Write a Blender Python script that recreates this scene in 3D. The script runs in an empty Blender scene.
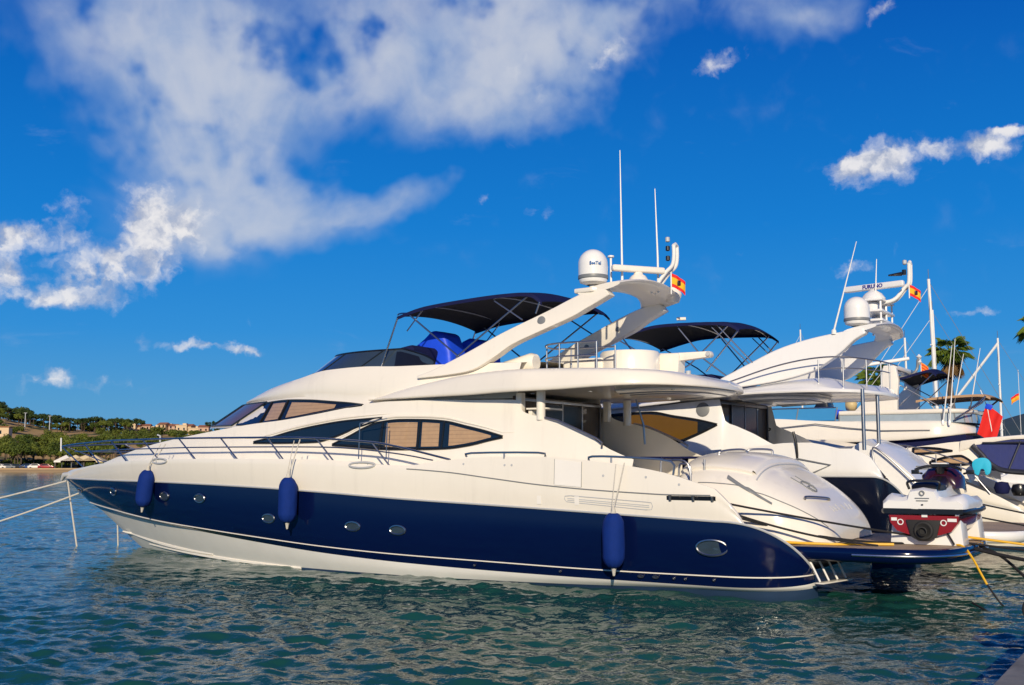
import bpy, bmesh, math, random
from math import radians as R, sin, cos, pi, sqrt
from mathutils import Vector, Matrix
random.seed(7)
C = bpy.context.scene.collection
SC = bpy.context.scene

# ------------------------------------------------------------------ camera, sky, sun, exposure
cam = bpy.data.objects.new('camera', bpy.data.cameras.new('camera')); C.objects.link(cam)
cam.data.sensor_width = 36.0; cam.data.lens = 1120/1024*36
cam.location = (0, 0, 2.2); cam.rotation_euler = (R(90)+math.atan(121.5/1120), 0, 0)
cam.data.clip_start = .1; cam.data.clip_end = 20000
SC.camera = cam
SUN_EL = R(22); SUN_AZ = math.atan2(-.03, -1.0)      # azimuth clockwise from +Y: low and almost straight behind the camera
to_sun = Vector((sin(SUN_AZ)*cos(SUN_EL), cos(SUN_AZ)*cos(SUN_EL), sin(SUN_EL)))
sun = bpy.data.objects.new('sun', bpy.data.lights.new('sun', 'SUN')); C.objects.link(sun)
sun.data.energy = 4.5; sun.data.angle = R(.5); sun.data.color = (1, .86, .64)
sun.rotation_euler = to_sun.to_track_quat('Z', 'Y').to_euler()
SC.view_settings.view_transform = 'Standard'; SC.view_settings.look = 'None'
SC.view_settings.exposure = 0.0; SC.view_settings.gamma = 1; SC.view_settings.use_curve_mapping = False

class NT:
    """short hand for building a node tree"""
    def __init__(s, tree): s.t = tree; s.n = tree.nodes; s.l = tree.links
    def new(s, typ, **kw):
        n = s.n.new(typ)
        for k, v in kw.items(): setattr(n, k, v)
        return n
    def link(s, a, b): s.l.new(a, b)
    def put(s, sock, v):
        if isinstance(v, bpy.types.NodeSocket): s.l.new(v, sock)
        else: sock.default_value = v
    def m(s, op, a, b=0.0, c=0.0, clamp=False):
        n = s.new('ShaderNodeMath', operation=op, use_clamp=clamp)
        for i, v in enumerate((a, b, c)): s.put(n.inputs[i], v)
        return n.outputs[0]
    def vm(s, op, a, b=(0, 0, 0)):
        n = s.new('ShaderNodeVectorMath', operation=op); s.put(n.inputs[0], a)
        if op == 'SCALE': s.put(n.inputs['Scale'], b)
        else: s.put(n.inputs[1], b)
        return n.outputs[0]
    def mix(s, f, a, b, typ='MIX'):
        n = s.new('ShaderNodeMix', data_type='RGBA', blend_type=typ)
        s.put(n.inputs[0], f); s.put(n.inputs[6], a); s.put(n.inputs[7], b)
        return n.outputs[2]
    def noise(s, vec, scale, det=4, rough=.55, dist=0, col=False):
        n = s.new('ShaderNodeTexNoise'); s.put(n.inputs['Vector'], vec)
        n.inputs['Scale'].default_value = scale; n.inputs['Detail'].default_value = det
        n.inputs['Roughness'].default_value = rough; n.inputs['Distortion'].default_value = dist
        return n.outputs['Color' if col else 'Fac']
    def ramp(s, f, pts, interp='LINEAR'):
        n = s.new('ShaderNodeValToRGB'); s.put(n.inputs[0], f); e = n.color_ramp.elements; n.color_ramp.interpolation = interp
        while len(e) < len(pts): e.new(.5)
        for i, (p, c) in enumerate(pts): e[i].position = p; e[i].color = (*c, 1) if len(c) == 3 else c
        return n.outputs[0]
    def smooth(s, x, a, b):
        n = s.new('ShaderNodeMapRange', interpolation_type='SMOOTHSTEP'); s.put(n.inputs[0], x)
        s.put(n.inputs[1], a); s.put(n.inputs[2], b); n.inputs[3].default_value = 0; n.inputs[4].default_value = 1
        return n.outputs[0]

def build_sky():
    w = bpy.data.worlds.new('World'); SC.world = w; w.use_nodes = True
    t = NT(w.node_tree); t.n.clear()
    out = t.new('ShaderNodeOutputWorld'); bg = t.new('ShaderNodeBackground'); t.link(bg.outputs[0], out.inputs[0])
    sky = t.new('ShaderNodeTexSky', sky_type='NISHITA'); sky.sun_disc = False
    sky.sun_elevation = SUN_EL; sky.sun_rotation = SUN_AZ; sky.air_density = 1.0; sky.dust_density = .3; sky.ozone_density = 3.0
    hs = t.new('ShaderNodeHueSaturation'); hs.inputs['Saturation'].default_value = SKY_SAT; hs.inputs['Value'].default_value = 1
    hs.inputs['Hue'].default_value = SKY_HUE
    t.link(sky.outputs[0], hs.inputs['Color'])
    tc = t.new('ShaderNodeTexCoord'); d = tc.outputs['Generated']
    sx = t.new('ShaderNodeSeparateXYZ'); t.link(d, sx.inputs[0])
    az = t.m('MULTIPLY', t.m('ARCTAN2', sx.outputs[0], sx.outputs[1]), 57.2958)
    el = t.m('MULTIPLY', t.m('ARCSINE', sx.outputs[2]), 57.2958)
    grad = t.ramp(t.m('DIVIDE', el, 60.0, 0, True), [(0, (.115, .345, .60)), (.05, (.062, .31, .63)), (.11, (.018, .255, .67)), (.20, (.003, .195, .63)), (.37, (.001, .10, .47)), (.65, (.001, .055, .32)), (1, (.001, .035, .24))])
    base = t.mix(.94, hs.outputs[0], t.vm('SCALE', grad, 10.0))
    cmb = t.new('ShaderNodeCombineXYZ'); t.link(az, cmb.inputs[0]); t.link(el, cmb.inputs[1]); p = cmb.outputs[0]
    # soft swirl of the sky coordinates so that no cloud keeps an ellipse for an outline
    n1 = t.vm('SUBTRACT', t.noise(p, .28, 4, .6, 0, True), (.5, .5, .5)); n2 = t.vm('SUBTRACT', t.noise(p, 1.3, 5, .6, 0, True), (.5, .5, .5))
    w1 = t.vm('SUBTRACT', t.noise(p, .16, 1.5, .45, 0, True), (.5, .5, .5)); w2 = t.vm('SUBTRACT', t.noise(p, .7, 2.5, .45, 0, True), (.5, .5, .5))
    pv = t.vm('ADD', p, t.vm('ADD', t.vm('SCALE', w1, 3.0), t.vm('SCALE', w2, 1.3)))
    pc = t.vm('ADD', p, t.vm('ADD', t.vm('SCALE', n1, 1.2), t.vm('SCALE', n2, 1.0)))
    def blobs(vec, lst):
        acc = None
        for (a, e, ra, re, rot, wt) in lst:
            mp = t.new('ShaderNodeMapping', vector_type='TEXTURE'); t.link(vec, mp.inputs[0])
            mp.inputs[1].default_value = (a, e, 0); mp.inputs[2].default_value = (0, 0, R(rot)); mp.inputs[3].default_value = (ra, re, 1)
            g = t.new('ShaderNodeTexGradient', gradient_type='SPHERICAL'); t.link(mp.outputs[0], g.inputs[0])
            v = t.m('MULTIPLY', g.outputs['Fac'], wt)
            acc = v if acc is None else t.m('ADD', acc, v)
        return acc
    veil = blobs(pv, VEIL); veil = t.m('SUBTRACT', 1.12, t.m('EXPONENT', t.m('MULTIPLY', veil, -1.45))); veil = t.m('SUBTRACT', veil, .12); cum = blobs(pc, CUMULUS)
    # streaks that fan out of the neck of the big cloud
    ax = t.m('SUBTRACT', az, NECK[0]); ex = t.m('SUBTRACT', el, NECK[1])
    ang = t.m('ARCTAN2', ax, ex); rad = t.m('SQRT', t.m('ADD', t.m('MULTIPLY', ax, ax), t.m('MULTIPLY', ex, ex)))
    cs = t.new('ShaderNodeCombineXYZ'); t.link(t.m('MULTIPLY', ang, 4.6), cs.inputs[0]); t.link(t.m('MULTIPLY', rad, .16), cs.inputs[1])
    streak = t.noise(cs.outputs[0], .8, 4, .5, .4)
    fine = t.noise(p, .55, 7, .5, .3)
    keep = t.m('SUBTRACT', 1.0, t.m('MULTIPLY', veil, .5), 0, True)
    grain = t.m('MULTIPLY', t.m('SUBTRACT', fine, .5), t.m('ADD', .22, t.m('MULTIPLY', t.smooth(az, -10, 0), .5)))
    nz = t.m('ADD', t.m('MULTIPLY', t.m('MULTIPLY', t.m('SUBTRACT', streak, .5), .55), t.smooth(rad, 1.5, 8.0)), grain)
    vd = t.m('ADD', veil, t.m('MULTIPLY', nz, keep))
    vmask = t.smooth(vd, .04, .92)
    puff = t.noise(pc, .62, 8, .52, .2)
    cd = t.m('ADD', cum, t.m('MULTIPLY', t.m('SUBTRACT', puff, .5), 1.5))
    cmask = t.smooth(cd, .32, 1.10)
    # cloud light: bright crests, bluish grey bases
    low = t.noise(pv, .33, 5, .55, .5)
    tone = t.m('ADD', vd, t.m('ADD', t.m('MULTIPLY', t.m('MULTIPLY', t.m('SUBTRACT', streak, .5), .7), t.smooth(rad, 1.5, 8.0)), t.m('MULTIPLY', t.m('SUBTRACT', low, .5), 1.1)))
    vc = t.mix(t.smooth(tone, .15, 1.15), (2.7, 4.0, 6.4, 1), (5.9, 6.3, 7.1, 1))
    up = t.noise(t.vm('ADD', pc, (.25, -.5, 0)), .62, 8, .52, .2)
    cc = t.mix(t.smooth(t.m('SUBTRACT', puff, up), -.13, .13), (4.2, 4.7, 6.0, 1), (8.6, 8.4, 8.4, 1))
    # thin high wisps all over the blue
    ps = t.vm('MULTIPLY', p, (.35, 1.0, 1)); wisp = t.smooth(t.noise(ps, .55, 8, .62, .5), .60, .82)
    col = t.mix(t.m('MULTIPLY', wisp, .14), base, (4.5, 5.5, 7.5, 1))
    col = t.mix(t.m('MULTIPLY', vmask, .86), col, vc)
    col = t.mix(t.m('MULTIPLY', cmask, .93), col, cc)
    t.link(col, bg.inputs[0]); bg.inputs[1].default_value = SKY_K
    w.cycles.sampling_method = 'MANUAL'; w.cycles.sample_map_resolution = 512
HAZE = False
SKY_K = .10; SKY_SAT = 1.35; SKY_HUE = .5; SKY_TINT = (1, 1, 1, 1)
VEIL = [(-11.08, 20.24, 16.5, 7.29, 0, 0.95), (-17.79, 20.14, 6.52, 5.76, -30, 0.7), (-2.22, 20.57, 9.21, 5.76, 10, 0.75), (-13.99, 15.98, 6.91, 6.91, -25, 0.6), (-14.63, 12.29, 4.76, 4.22, -20, 0.75), (-9.9, 12.35, 8.82, 2.0, 12, 0.75), (-5.83, 13.63, 3.99, 1.38, 15, 0.6), (2.81, 21.04, 5.76, 4.6, 40, 0.7), (6.77, 22.11, 6.14, 2.61, 25, 0.55), (14.47, 22.3, 4.76, 2.15, 0, 0.75), (-7.15, 15.83, 8.44, 4.6, -10, -0.5), (-16.81, 12.64, 6.14, 3.84, 0, 0.4)]
CUMULUS = [(-18.21, 11.73, 3.38, 2.92, 20, 1), (-20.65, 9.03, 4.76, 2.3, 8, 1.05), (-16.31, 11.7, 3.53, 3.07, 0, 0.6), (-21.91, 12.13, 1.38, 1.69, 0, 0.75), (-24.33, 10.8, 3.38, 1.07, 0, 0.95), (-24.59, 9.01, 1.38, 2.0, 0, 0.95), (-22.61, 7.63, 3.07, 0.84, 5, 0.7), (18.87, 14.51, 3.38, 1.76, 8, 1.25), (17.16, 14.41, 1.84, 0.77, 10, 0.7), (23.28, 14.84, 3.07, 1.15, -6, 1.25), (24.81, 15.54, 1.69, 0.46, 0, 0.9), (10.46, 19.75, 2.46, 1.07, 15, 0.62), (-18.35, 6.19, 0.92, 1.38, 0, 0.62), (-15.46, 5.8, 2.61, 0.46, 0, 0.85), (-13.18, 5.61, 1.84, 0.46, 0, 0.85), (-1.41, 13.34, 0.84, 0.69, 0, 0.62), (1.77, 12.63, 1.38, 0.84, 0, 0.6), (17.38, 9.4, 1.69, 0.54, 0, 0.85), (-0.26, 16.14, 1.0, 0.69, 0, 0.5), (-18.17, 3.67, 1.84, 0.92, 0, 0.6), (-22.46, 3.95, 4.6, 1.07, 5, 0.6), (21.98, 7.29, 2.76, 0.38, 0, 0.55), (4.91, 20.52, 3.07, 1.38, 20, 0.6), (19.1, 21.68, 1.84, 0.77, 30, 0.6), (0.42, 19.62, 3.07, 3.07, 0, 0.4)]
NECK = (-14.22, 9.99)
build_sky()

def pchip(kn):
    xs=[k[0] for k in kn]; ys=[k[1] for k in kn]; n=len(xs)
    h=[xs[i+1]-xs[i] for i in range(n-1)]; d=[(ys[i+1]-ys[i])/h[i] for i in range(n-1)]
    m=[0.0]*n; m[0]=d[0]; m[-1]=d[-1]
    for i in range(1,n-1):
        if d[i-1]*d[i]>0:
            a=2*h[i]+h[i-1]; b=h[i]+2*h[i-1]; m[i]=(a+b)/(a/d[i-1]+b/d[i])
    def f(x):
        if x<=xs[0]: return ys[0]
        if x>=xs[-1]: return ys[-1]
        i=0
        while x>xs[i+1]: i+=1
        t=(x-xs[i])/h[i]; t2=t*t; t3=t2*t
        return (2*t3-3*t2+1)*ys[i]+(t3-2*t2+t)*h[i]*m[i]+(-2*t3+3*t2)*ys[i+1]+(t3-t2)*h[i]*m[i+1]
    return f
class Line:
    """a longitudinal line of a boat: height over the station u, half breadth W*(1-t^p) towards the bow"""
    def __init__(s, kn, W, ua, uf, p):
        s.kn=kn; s.z=pchip(kn); s.W=W; s.ua=ua; s.uf=uf; s.p=p
    def v(s,u):
        if u<=s.ua: return s.W
        return s.W*(1-min(1.0,(u-s.ua)/(s.uf-s.ua))**s.p)
    def pt(s,u): return (u,s.v(u),s.z(u))
class Sheet:
    def __init__(s,lines): s.l=lines
    def v(s,u,z):
        q=sorted((l.z(u),l.v(u)) for l in s.l)
        if z<=q[0][0]: return q[0][1]
        for a,b in zip(q,q[1:]):
            if z<=b[0]: return a[1]+(b[1]-a[1])*(z-a[0])/max(1e-6,b[0]-a[0])
        return q[-1][1]
# measured lines of the yacht with the blue hull (u = metres from the stern forward, z = metres above the water)
HULL_A=dict(
 sheer=Line([(-.3,1.80),(0,1.89),(.5,2.04),(1,2.134),(2,2.261),(3,2.33),(4,2.335),(5,2.27),(6,2.17),(7,2.22),(8,2.286),(10,2.31),(12,2.315),(14,2.295),(16,2.24),(17,2.187),(18,2.115),(19,2.05),(19.5,2.0)],2.68,6.5,19.5,2.4),
 crease=Line([(-.3,1.69),(.5,1.693),(1,1.711),(2,1.761),(3,1.836),(4,1.943),(5,2.05),(6,2.11),(8,2.16),(12,2.2),(16,2.13),(19.55,1.93)],2.71,6.4,19.55,2.35),
 blue=Line([(-.3,1.277),(1,1.332),(2,1.375),(4,1.458),(6,1.535),(8,1.635),(10,1.712),(12,1.76),(14,1.788),(16,1.794),(19.6,1.81)],2.68,6.2,19.6,2.2),
 knuckle=Line([(-.3,.391),(1,.388),(2,.394),(4,.43),(6,.47),(8,.546),(10,.658),(12,.768),(14,.872),(16,1.007),(18.55,1.17)],2.62,6,18.55,2.2),
 white=Line([(-.3,.222),(2,.237),(4,.265),(6,.318),(8,.409),(10,.538),(12,.672),(14,.792),(16,.906),(18.1,.99)],2.58,5.8,18.1,2.1),
 boot=Line([(-.3,.158),(1,.142),(2,.116),(3,.095),(4,.082),(6,.065),(16.45,.06)],2.46,5.2,16.45,2.0),
 water=Line([(-.3,0),(16.35,0)],2.4,5.5,16.35,2.1),
 keel=Line([(-.3,-.7),(14.8,-.7)],1.8,4,14.8,1.8))
HOUSE_A=dict(
 base=Line([(1.0,1.95),(18.1,2.05)],2.05,6,18.1,2.6),
 shoulder=Line([(1.5,2.28),(1.77,2.38),(2,2.48),(2.4,2.72),(2.8,2.9),(3.2,3.03),(3.7,3.15),(3.8,3.2),(3.95,3.41),(4.5,3.43),(5,3.44),(6,3.469),(7,3.468),(8,3.377),(9,3.254),(10,3.15),(11,3.083),(12,2.99),(13,2.89),(14,2.785),(15,2.675),(16,2.544),(17,2.387),(17.5,2.312),(18.05,2.23)],1.9,6,18.05,2.6),
 sill=Line([(5.5,3.455),(6,3.469),(7,3.468),(8,3.377),(9,3.254),(10,3.15),(11,3.083),(12,3.05),(14.1,3.09)],1.88,6,14.1,3.2),
 brow=Line([(3,3.43),(4,3.456),(5,3.475),(6,3.493),(7,3.512),(8,3.54),(9,3.64),(10,3.669),(11,3.655),(12.87,3.665)],1.72,6,12.87,3),
 roof=Line([(4,4.15),(5,4.18),(6,4.20),(7,4.212),(8,4.25),(9,4.23),(10,4.09),(11,3.96),(12,3.81),(12.82,3.70)],1.6,6,12.82,3))
# ------------------------------------------------------------------ helpers
def tag(o, label=None, cat=None, group=None, kind=None):
    if label: o['label'] = label
    if cat: o['category'] = cat
    if group: o['group'] = group
    if kind: o['kind'] = kind
    return o
def thing(name, label, cat, loc=(0, 0, 0), rz=0, group=None):
    o = bpy.data.objects.new(name, None); C.objects.link(o); o.empty_display_size = .3
    o.location = loc; o.rotation_euler = (0, 0, rz)
    return tag(o, label, cat, group)
def copy_tree(o, parent=None):
    c = o.copy(); C.objects.link(c)
    if parent: c.parent = parent
    for ch in list(o.children): copy_tree(ch, c)
    return c
class MB:
    """collects shapes; build() links them as one mesh object"""
    def __init__(s): s.v = []; s.f = []; s.mi = []
    def add(s, vs, fs, mi=0):
        k = len(s.v); s.v += [tuple(q) for q in vs]; s.f += [tuple(i+k for i in f) for f in fs]; s.mi += [mi]*len(fs)
        return s
    def grid(s, rows, closed=False, mi=0, flip=False):
        n = len(rows[0]); vs = [p for r in rows for p in r]; fs = []
        for i in range(len(rows)-1):
            for j in range(n if closed else n-1):
                a = i*n+j; b = i*n+(j+1) % n; q = (a, b, b+n, a+n)
                fs.append(q[::-1] if flip else q)
        return s.add(vs, fs, mi)
    def tube(s, pts, r, n=8, closed=False, mi=0):
        P = [Vector(p) for p in pts]; m = len(P); rows = []; up = None
        for i, p in enumerate(P):
            a = P[(i-1) % m] if (closed or i) else p; b = P[(i+1) % m] if (closed or i < m-1) else p
            t = (b-a); t = t.normalized() if t.length > 1e-9 else Vector((0, 0, 1))
            if up is None: up = Vector((0, 0, 1)) if abs(t.z) < .9 else Vector((1, 0, 0))
            x = up-t*up.dot(t); x = x.normalized() if x.length > 1e-6 else t.orthogonal().normalized(); up = x
            y = t.cross(x); rr = r[i] if isinstance(r, (list, tuple)) else r
            rows.append([p+x*(rr*cos(2*pi*k/n))+y*(rr*sin(2*pi*k/n)) for k in range(n)])
        if closed: rows.append(rows[0])
        s.grid(rows, True, mi)
        if not closed:
            k = len(s.v); s.f += [tuple(range(k-n, k)), tuple(range(k-len(rows)*n, k-len(rows)*n+n))[::-1]]; s.mi += [mi, mi]
        return s
    def box(s, c, d, rot=None, mi=0):
        vs = [Vector((sx*d[0]/2, sy*d[1]/2, sz*d[2]/2)) for sz in (-1, 1) for sy in (-1, 1) for sx in (-1, 1)]
        if rot: vs = [rot @ v for v in vs]
        vs = [v+Vector(c) for v in vs]
        return s.add(vs, [(0, 2, 3, 1), (4, 5, 7, 6), (0, 1, 5, 4), (2, 6, 7, 3), (0, 4, 6, 2), (1, 3, 7, 5)], mi)
    def lathe(s, prof, c=(0, 0, 0), n=24, axis=None, mi=0):
        q = Vector((0, 0, 1)).rotation_difference(Vector(axis).normalized()) if axis else None; rows = []
        for r, z in prof:
            row = [Vector((r*cos(2*pi*k/n), r*sin(2*pi*k/n), z)) for k in range(n)]
            rows.append([Vector(c)+((q @ v) if q else v) for v in row])
        s.grid(rows, True, mi)
        return s
    def prism(s, poly, v0, v1, mi=0):
        """outline of (u, z) points between two breadths (numbers or functions of (u, z))"""
        g0 = v0 if callable(v0) else (lambda u, z: v0); g1 = v1 if callable(v1) else (lambda u, z: v1)
        n = len(poly); vs = [(u, g0(u, z), z) for u, z in poly]+[(u, g1(u, z), z) for u, z in poly]
        return s.add(vs, [tuple(range(n)), tuple(range(2*n-1, n-1, -1))]+[(i, i+n, (i+1) % n+n, (i+1) % n) for i in range(n)], mi)
    def plan(s, poly, z0, z1, mi=0):
        n = len(poly); vs = [(x, y, z0) for x, y in poly]+[(x, y, z1) for x, y in poly]
        return s.add(vs, [tuple(range(n))[::-1], tuple(range(n, 2*n))]+[(i, (i+1) % n, (i+1) % n+n, i+n) for i in range(n)], mi)
    def build(s, name, mats, parent=None, ang=35, bevel=0, weld=False, seg=2):
        me = bpy.data.meshes.new(name); me.from_pydata(s.v, [], s.f)
        mats = mats if isinstance(mats, (list, tuple)) else [mats]
        for m in mats: me.materials.append(m)
        if len(mats) > 1: me.polygons.foreach_set('material_index', s.mi)
        bm = bmesh.new(); bm.from_mesh(me)
        if weld: bmesh.ops.remove_doubles(bm, verts=bm.verts, dist=.0008)
        bmesh.ops.dissolve_degenerate(bm, edges=bm.edges, dist=.00005)
        bmesh.ops.recalc_face_normals(bm, faces=bm.faces)
        if bevel:
            es = [e for e in bm.edges if len(e.link_faces) == 2 and e.calc_face_angle(0) > R(30)]
            bmesh.ops.bevel(bm, geom=es, offset=bevel, segments=seg, profile=.6, affect='EDGES', clamp_overlap=True)
        bm.to_mesh(me); bm.free()
        me.polygons.foreach_set('use_smooth', [True]*len(me.polygons)); me.set_sharp_from_angle(angle=R(ang)); me.update()
        o = bpy.data.objects.new(name, me); C.objects.link(o)
        if parent: o.parent = parent
        return o
def bez(pts, n=6):
    """smooth run through points (Catmull-Rom)"""
    P = [Vector(p) for p in pts]; P = [P[0]*2-P[1]]+P+[P[-1]*2-P[-2]]; o = []
    for i in range(1, len(P)-2):
        for k in range(n):
            t = k/n; a, b, c, d = P[i-1:i+3]
            o.append(.5*((2*b)+(c-a)*t+(2*a-5*b+4*c-d)*t*t+(3*b-a-3*c+d)*t**3))
    return o+[P[-2]]
def sag(a, b, s, n=16):
    a = Vector(a); b = Vector(b)
    return [a.lerp(b, k/n)-Vector((0, 0, 4*s*(k/n)*(1-k/n))) for k in range(n+1)]
def text_mesh(body, size, name, m, parent, mat4, depth=.002):
    cu = bpy.data.curves.new(name, 'FONT'); cu.body = body; cu.size = size; cu.extrude = depth; cu.align_x = 'CENTER'; cu.align_y = 'CENTER'; cu.resolution_u = 3; cu.offset = size*.03
    o = bpy.data.objects.new(name, cu); C.objects.link(o); bpy.context.view_layer.update()
    me = bpy.data.meshes.new_from_object(o.evaluated_get(bpy.context.evaluated_depsgraph_get()))
    bpy.data.objects.remove(o); me.transform(mat4); me.materials.append(m)
    t = bpy.data.objects.new(name, me); C.objects.link(t); t.parent = parent
    return t

# ------------------------------------------------------------------ materials
def mat(name, col, rough=.4, metal=0, coat=0, var=.06, vscale=3.0, bump=0, bscale=40, rvar=.08, trans=0, spec=.5, sheen=0, runs=0):
    m = bpy.data.materials.new(name); m.use_nodes = True; t = NT(m.node_tree); b = t.n['Principled BSDF']
    tc = t.new('ShaderNodeTexCoord'); p = tc.outputs['Object']
    n = t.noise(p, vscale, 5, .6)
    k = t.m('ADD', 1-var, t.m('MULTIPLY', n, 2*var))
    if runs:
        st = t.noise(t.vm('MULTIPLY', p, (5.5, 5.5, .35)), 1.0, 5, .6); k = t.m('MULTIPLY', k, t.m('SUBTRACT', 1.0, t.m('MULTIPLY', t.smooth(st, .52, .78), runs)))
    t.link(t.vm('SCALE', tuple(col), k), b.inputs['Base Color'])
    t.link(t.m('ADD', rough-rvar*.5, t.m('MULTIPLY', t.noise(p, vscale*2.3, 4), rvar), 0, True), b.inputs['Roughness'])
    b.inputs['Metallic'].default_value = metal; b.inputs['Coat Weight'].default_value = coat; b.inputs['Coat Roughness'].default_value = .03
    b.inputs['Transmission Weight'].default_value = trans; b.inputs['Specular IOR Level'].default_value = spec
    if sheen: b.inputs['Sheen Weight'].default_value = sheen
    if bump:
        bn = t.new('ShaderNodeBump'); bn.inputs['Strength'].default_value = bump; bn.inputs['Distance'].default_value = .02
        t.link(t.noise(p, bscale, 5, .6), bn.inputs['Height']); t.link(bn.outputs[0], b.inputs['Normal'])
    return m
M = {}
M['white'] = mat('gelcoat_white', (.80, .75, .66), .24, coat=.35, runs=.07, var=.05, vscale=1.3, bump=.02, bscale=2.2)
M['white_cool'] = mat('gelcoat_cool_white', (.78, .77, .75), .24, coat=.35, runs=.05, var=.04, vscale=1.3, bump=.02, bscale=2.2)
M['bottom'] = mat('white_bottom_paint', (.82, .80, .76), .4, coat=.1, var=.10, vscale=1.8)
M['panel'] = mat('gelcoat_patch', (.81, .775, .72), .35, coat=.2)
M['blue'] = mat('hull_blue', (.0015, .0055, .040), .13, coat=.15, spec=.35, var=.1, vscale=.8, bump=.012, bscale=1.1, rvar=.03)
M['navy'] = mat('hull_black_blue', (.003, .005, .016), .14, coat=.2, spec=.35, var=.1, bump=.012, bscale=1.1, rvar=.03)
M['cloth'] = mat('navy_canvas', (.006, .009, .055), .8, var=.25, vscale=5, bump=.3, bscale=260, spec=.2)
M['cloth_in'] = mat('black_canvas', (.004, .004, .006), .9, var=.25, vscale=5, bump=.3, bscale=260)
M['royal_dk'] = mat('dark_blue_canvas', (.006, .016, .13), .6, var=.2, vscale=4, bump=.3, bscale=9)
M['royal'] = mat('royal_blue_cover', (.008, .065, .72), .5, var=.2, vscale=4, bump=.35, bscale=9)
M['fender'] = mat('fender_cover', (.002, .022, .165), .8, var=.2, vscale=8, bump=.25, bscale=180, spec=.2)
M['chrome'] = mat('polished_steel', (.40, .40, .41), .32, metal=1)
M['bright'] = mat('bright_steel', (.72, .72, .72), .28, metal=1)
M['dark_metal'] = mat('dark_steel', (.10, .10, .11), .3, metal=.8)
M['glass'] = mat('tinted_glass', (.008, .013, .020), .04, coat=.3, var=.2, rvar=.02)
M['glass_brown'] = mat('bronze_glass', (.13, .075, .05), .08, coat=.1, spec=.3, var=.2, rvar=.02)
M['door'] = mat('shaded_door_glass', (.008, .008, .009), .25, spec=.25)
M['smoke'] = mat('smoked_screen', (.03, .045, .06), .05, coat=1, var=.2, rvar=.02)
M['black'] = mat('black_trim', (.006, .006, .007), .35, coat=.3)
M['rubber'] = mat('black_rubber', (.012, .012, .013), .7, bump=.2, bscale=60)
M['grey'] = mat('grey_trim', (.18, .19, .2), .45)
M['lightgrey'] = mat('light_grey', (.45, .46, .47), .4, coat=.3)
M['red'] = mat('red_gelcoat', (.24, .008, .006), .25, coat=.8)
M['maroon'] = mat('maroon_gelcoat', (.030, .005, .010), .25, coat=.8)
M['flag_red'] = mat('flag_red', (.72, .012, .008), .75, bump=.2, bscale=200)
M['flag_yellow'] = mat('flag_yellow', (.75, .42, .01), .75, bump=.2, bscale=200)
M['flag_orange'] = mat('flag_orange', (.75, .26, .01), .75)
M['rope_white'] = mat('white_rope', (.55, .52, .46), .85, var=.3, vscale=30, bump=.6, bscale=120)
M['rope_black'] = mat('black_rope', (.010, .010, .012), .85, var=.3, vscale=30, bump=.6, bscale=120)
M['rope_yellow'] = mat('yellow_cable', (.72, .40, .01), .5)
M['antifoul'] = mat('antifouling', (.012, .035, .085), .6, var=.4, vscale=1.5)
M['cyan'] = mat('cyan_foam', (.02, .45, .68), .6)
M['tan_cloth'] = mat('tan_canvas', (.42, .26, .14), .8, var=.1, bump=.2, bscale=200)
M['clear_pl'] = mat('window_vinyl', (.30, .36, .40), .12, coat=.5, var=.2)
M['mast'] = mat('white_mast', (.78, .77, .74), .35)
M['yellowblind'] = mat('amber_blind', (.115, .058, .006), .25, coat=.6, var=.12)
M['cushion'] = mat('cushion', (.35, .30, .26), .8)
def slat_mat(name, a, b, scale, axis=2, rough=.45, coat=.9):
    m = bpy.data.materials.new(name); m.use_nodes = True; t = NT(m.node_tree); bs = t.n['Principled BSDF']
    tc = t.new('ShaderNodeTexCoord'); sx = t.new('ShaderNodeSeparateXYZ'); t.link(tc.outputs['Object'], sx.inputs[0])
    f = t.m('FRACT', t.m('MULTIPLY', sx.outputs[axis], scale)); e = t.smooth(f, .0, .16)
    n = t.noise(tc.outputs['Object'], 9, 4)
    c = t.mix(e, (*a, 1), (*b, 1)); t.link(t.vm('SCALE', c, t.m('ADD', .8, t.m('MULTIPLY', n, .4))), bs.inputs['Base Color'])
    bs.inputs['Roughness'].default_value = rough; bs.inputs['Coat Weight'].default_value = coat; bs.inputs['Coat Roughness'].default_value = .03
    return m
M['blind'] = slat_mat('tan_blind', (.22, .13, .06), (.42, .27, .14), 13)
M['curtain'] = slat_mat('brown_curtain', (.004, .003, .002), (.05, .026, .009), 7, 1, .6, .6)
M['teak'] = slat_mat('teak_deck', (.10, .07, .045), (.40, .29, .19), 18, 1, .65, 0)

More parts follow.
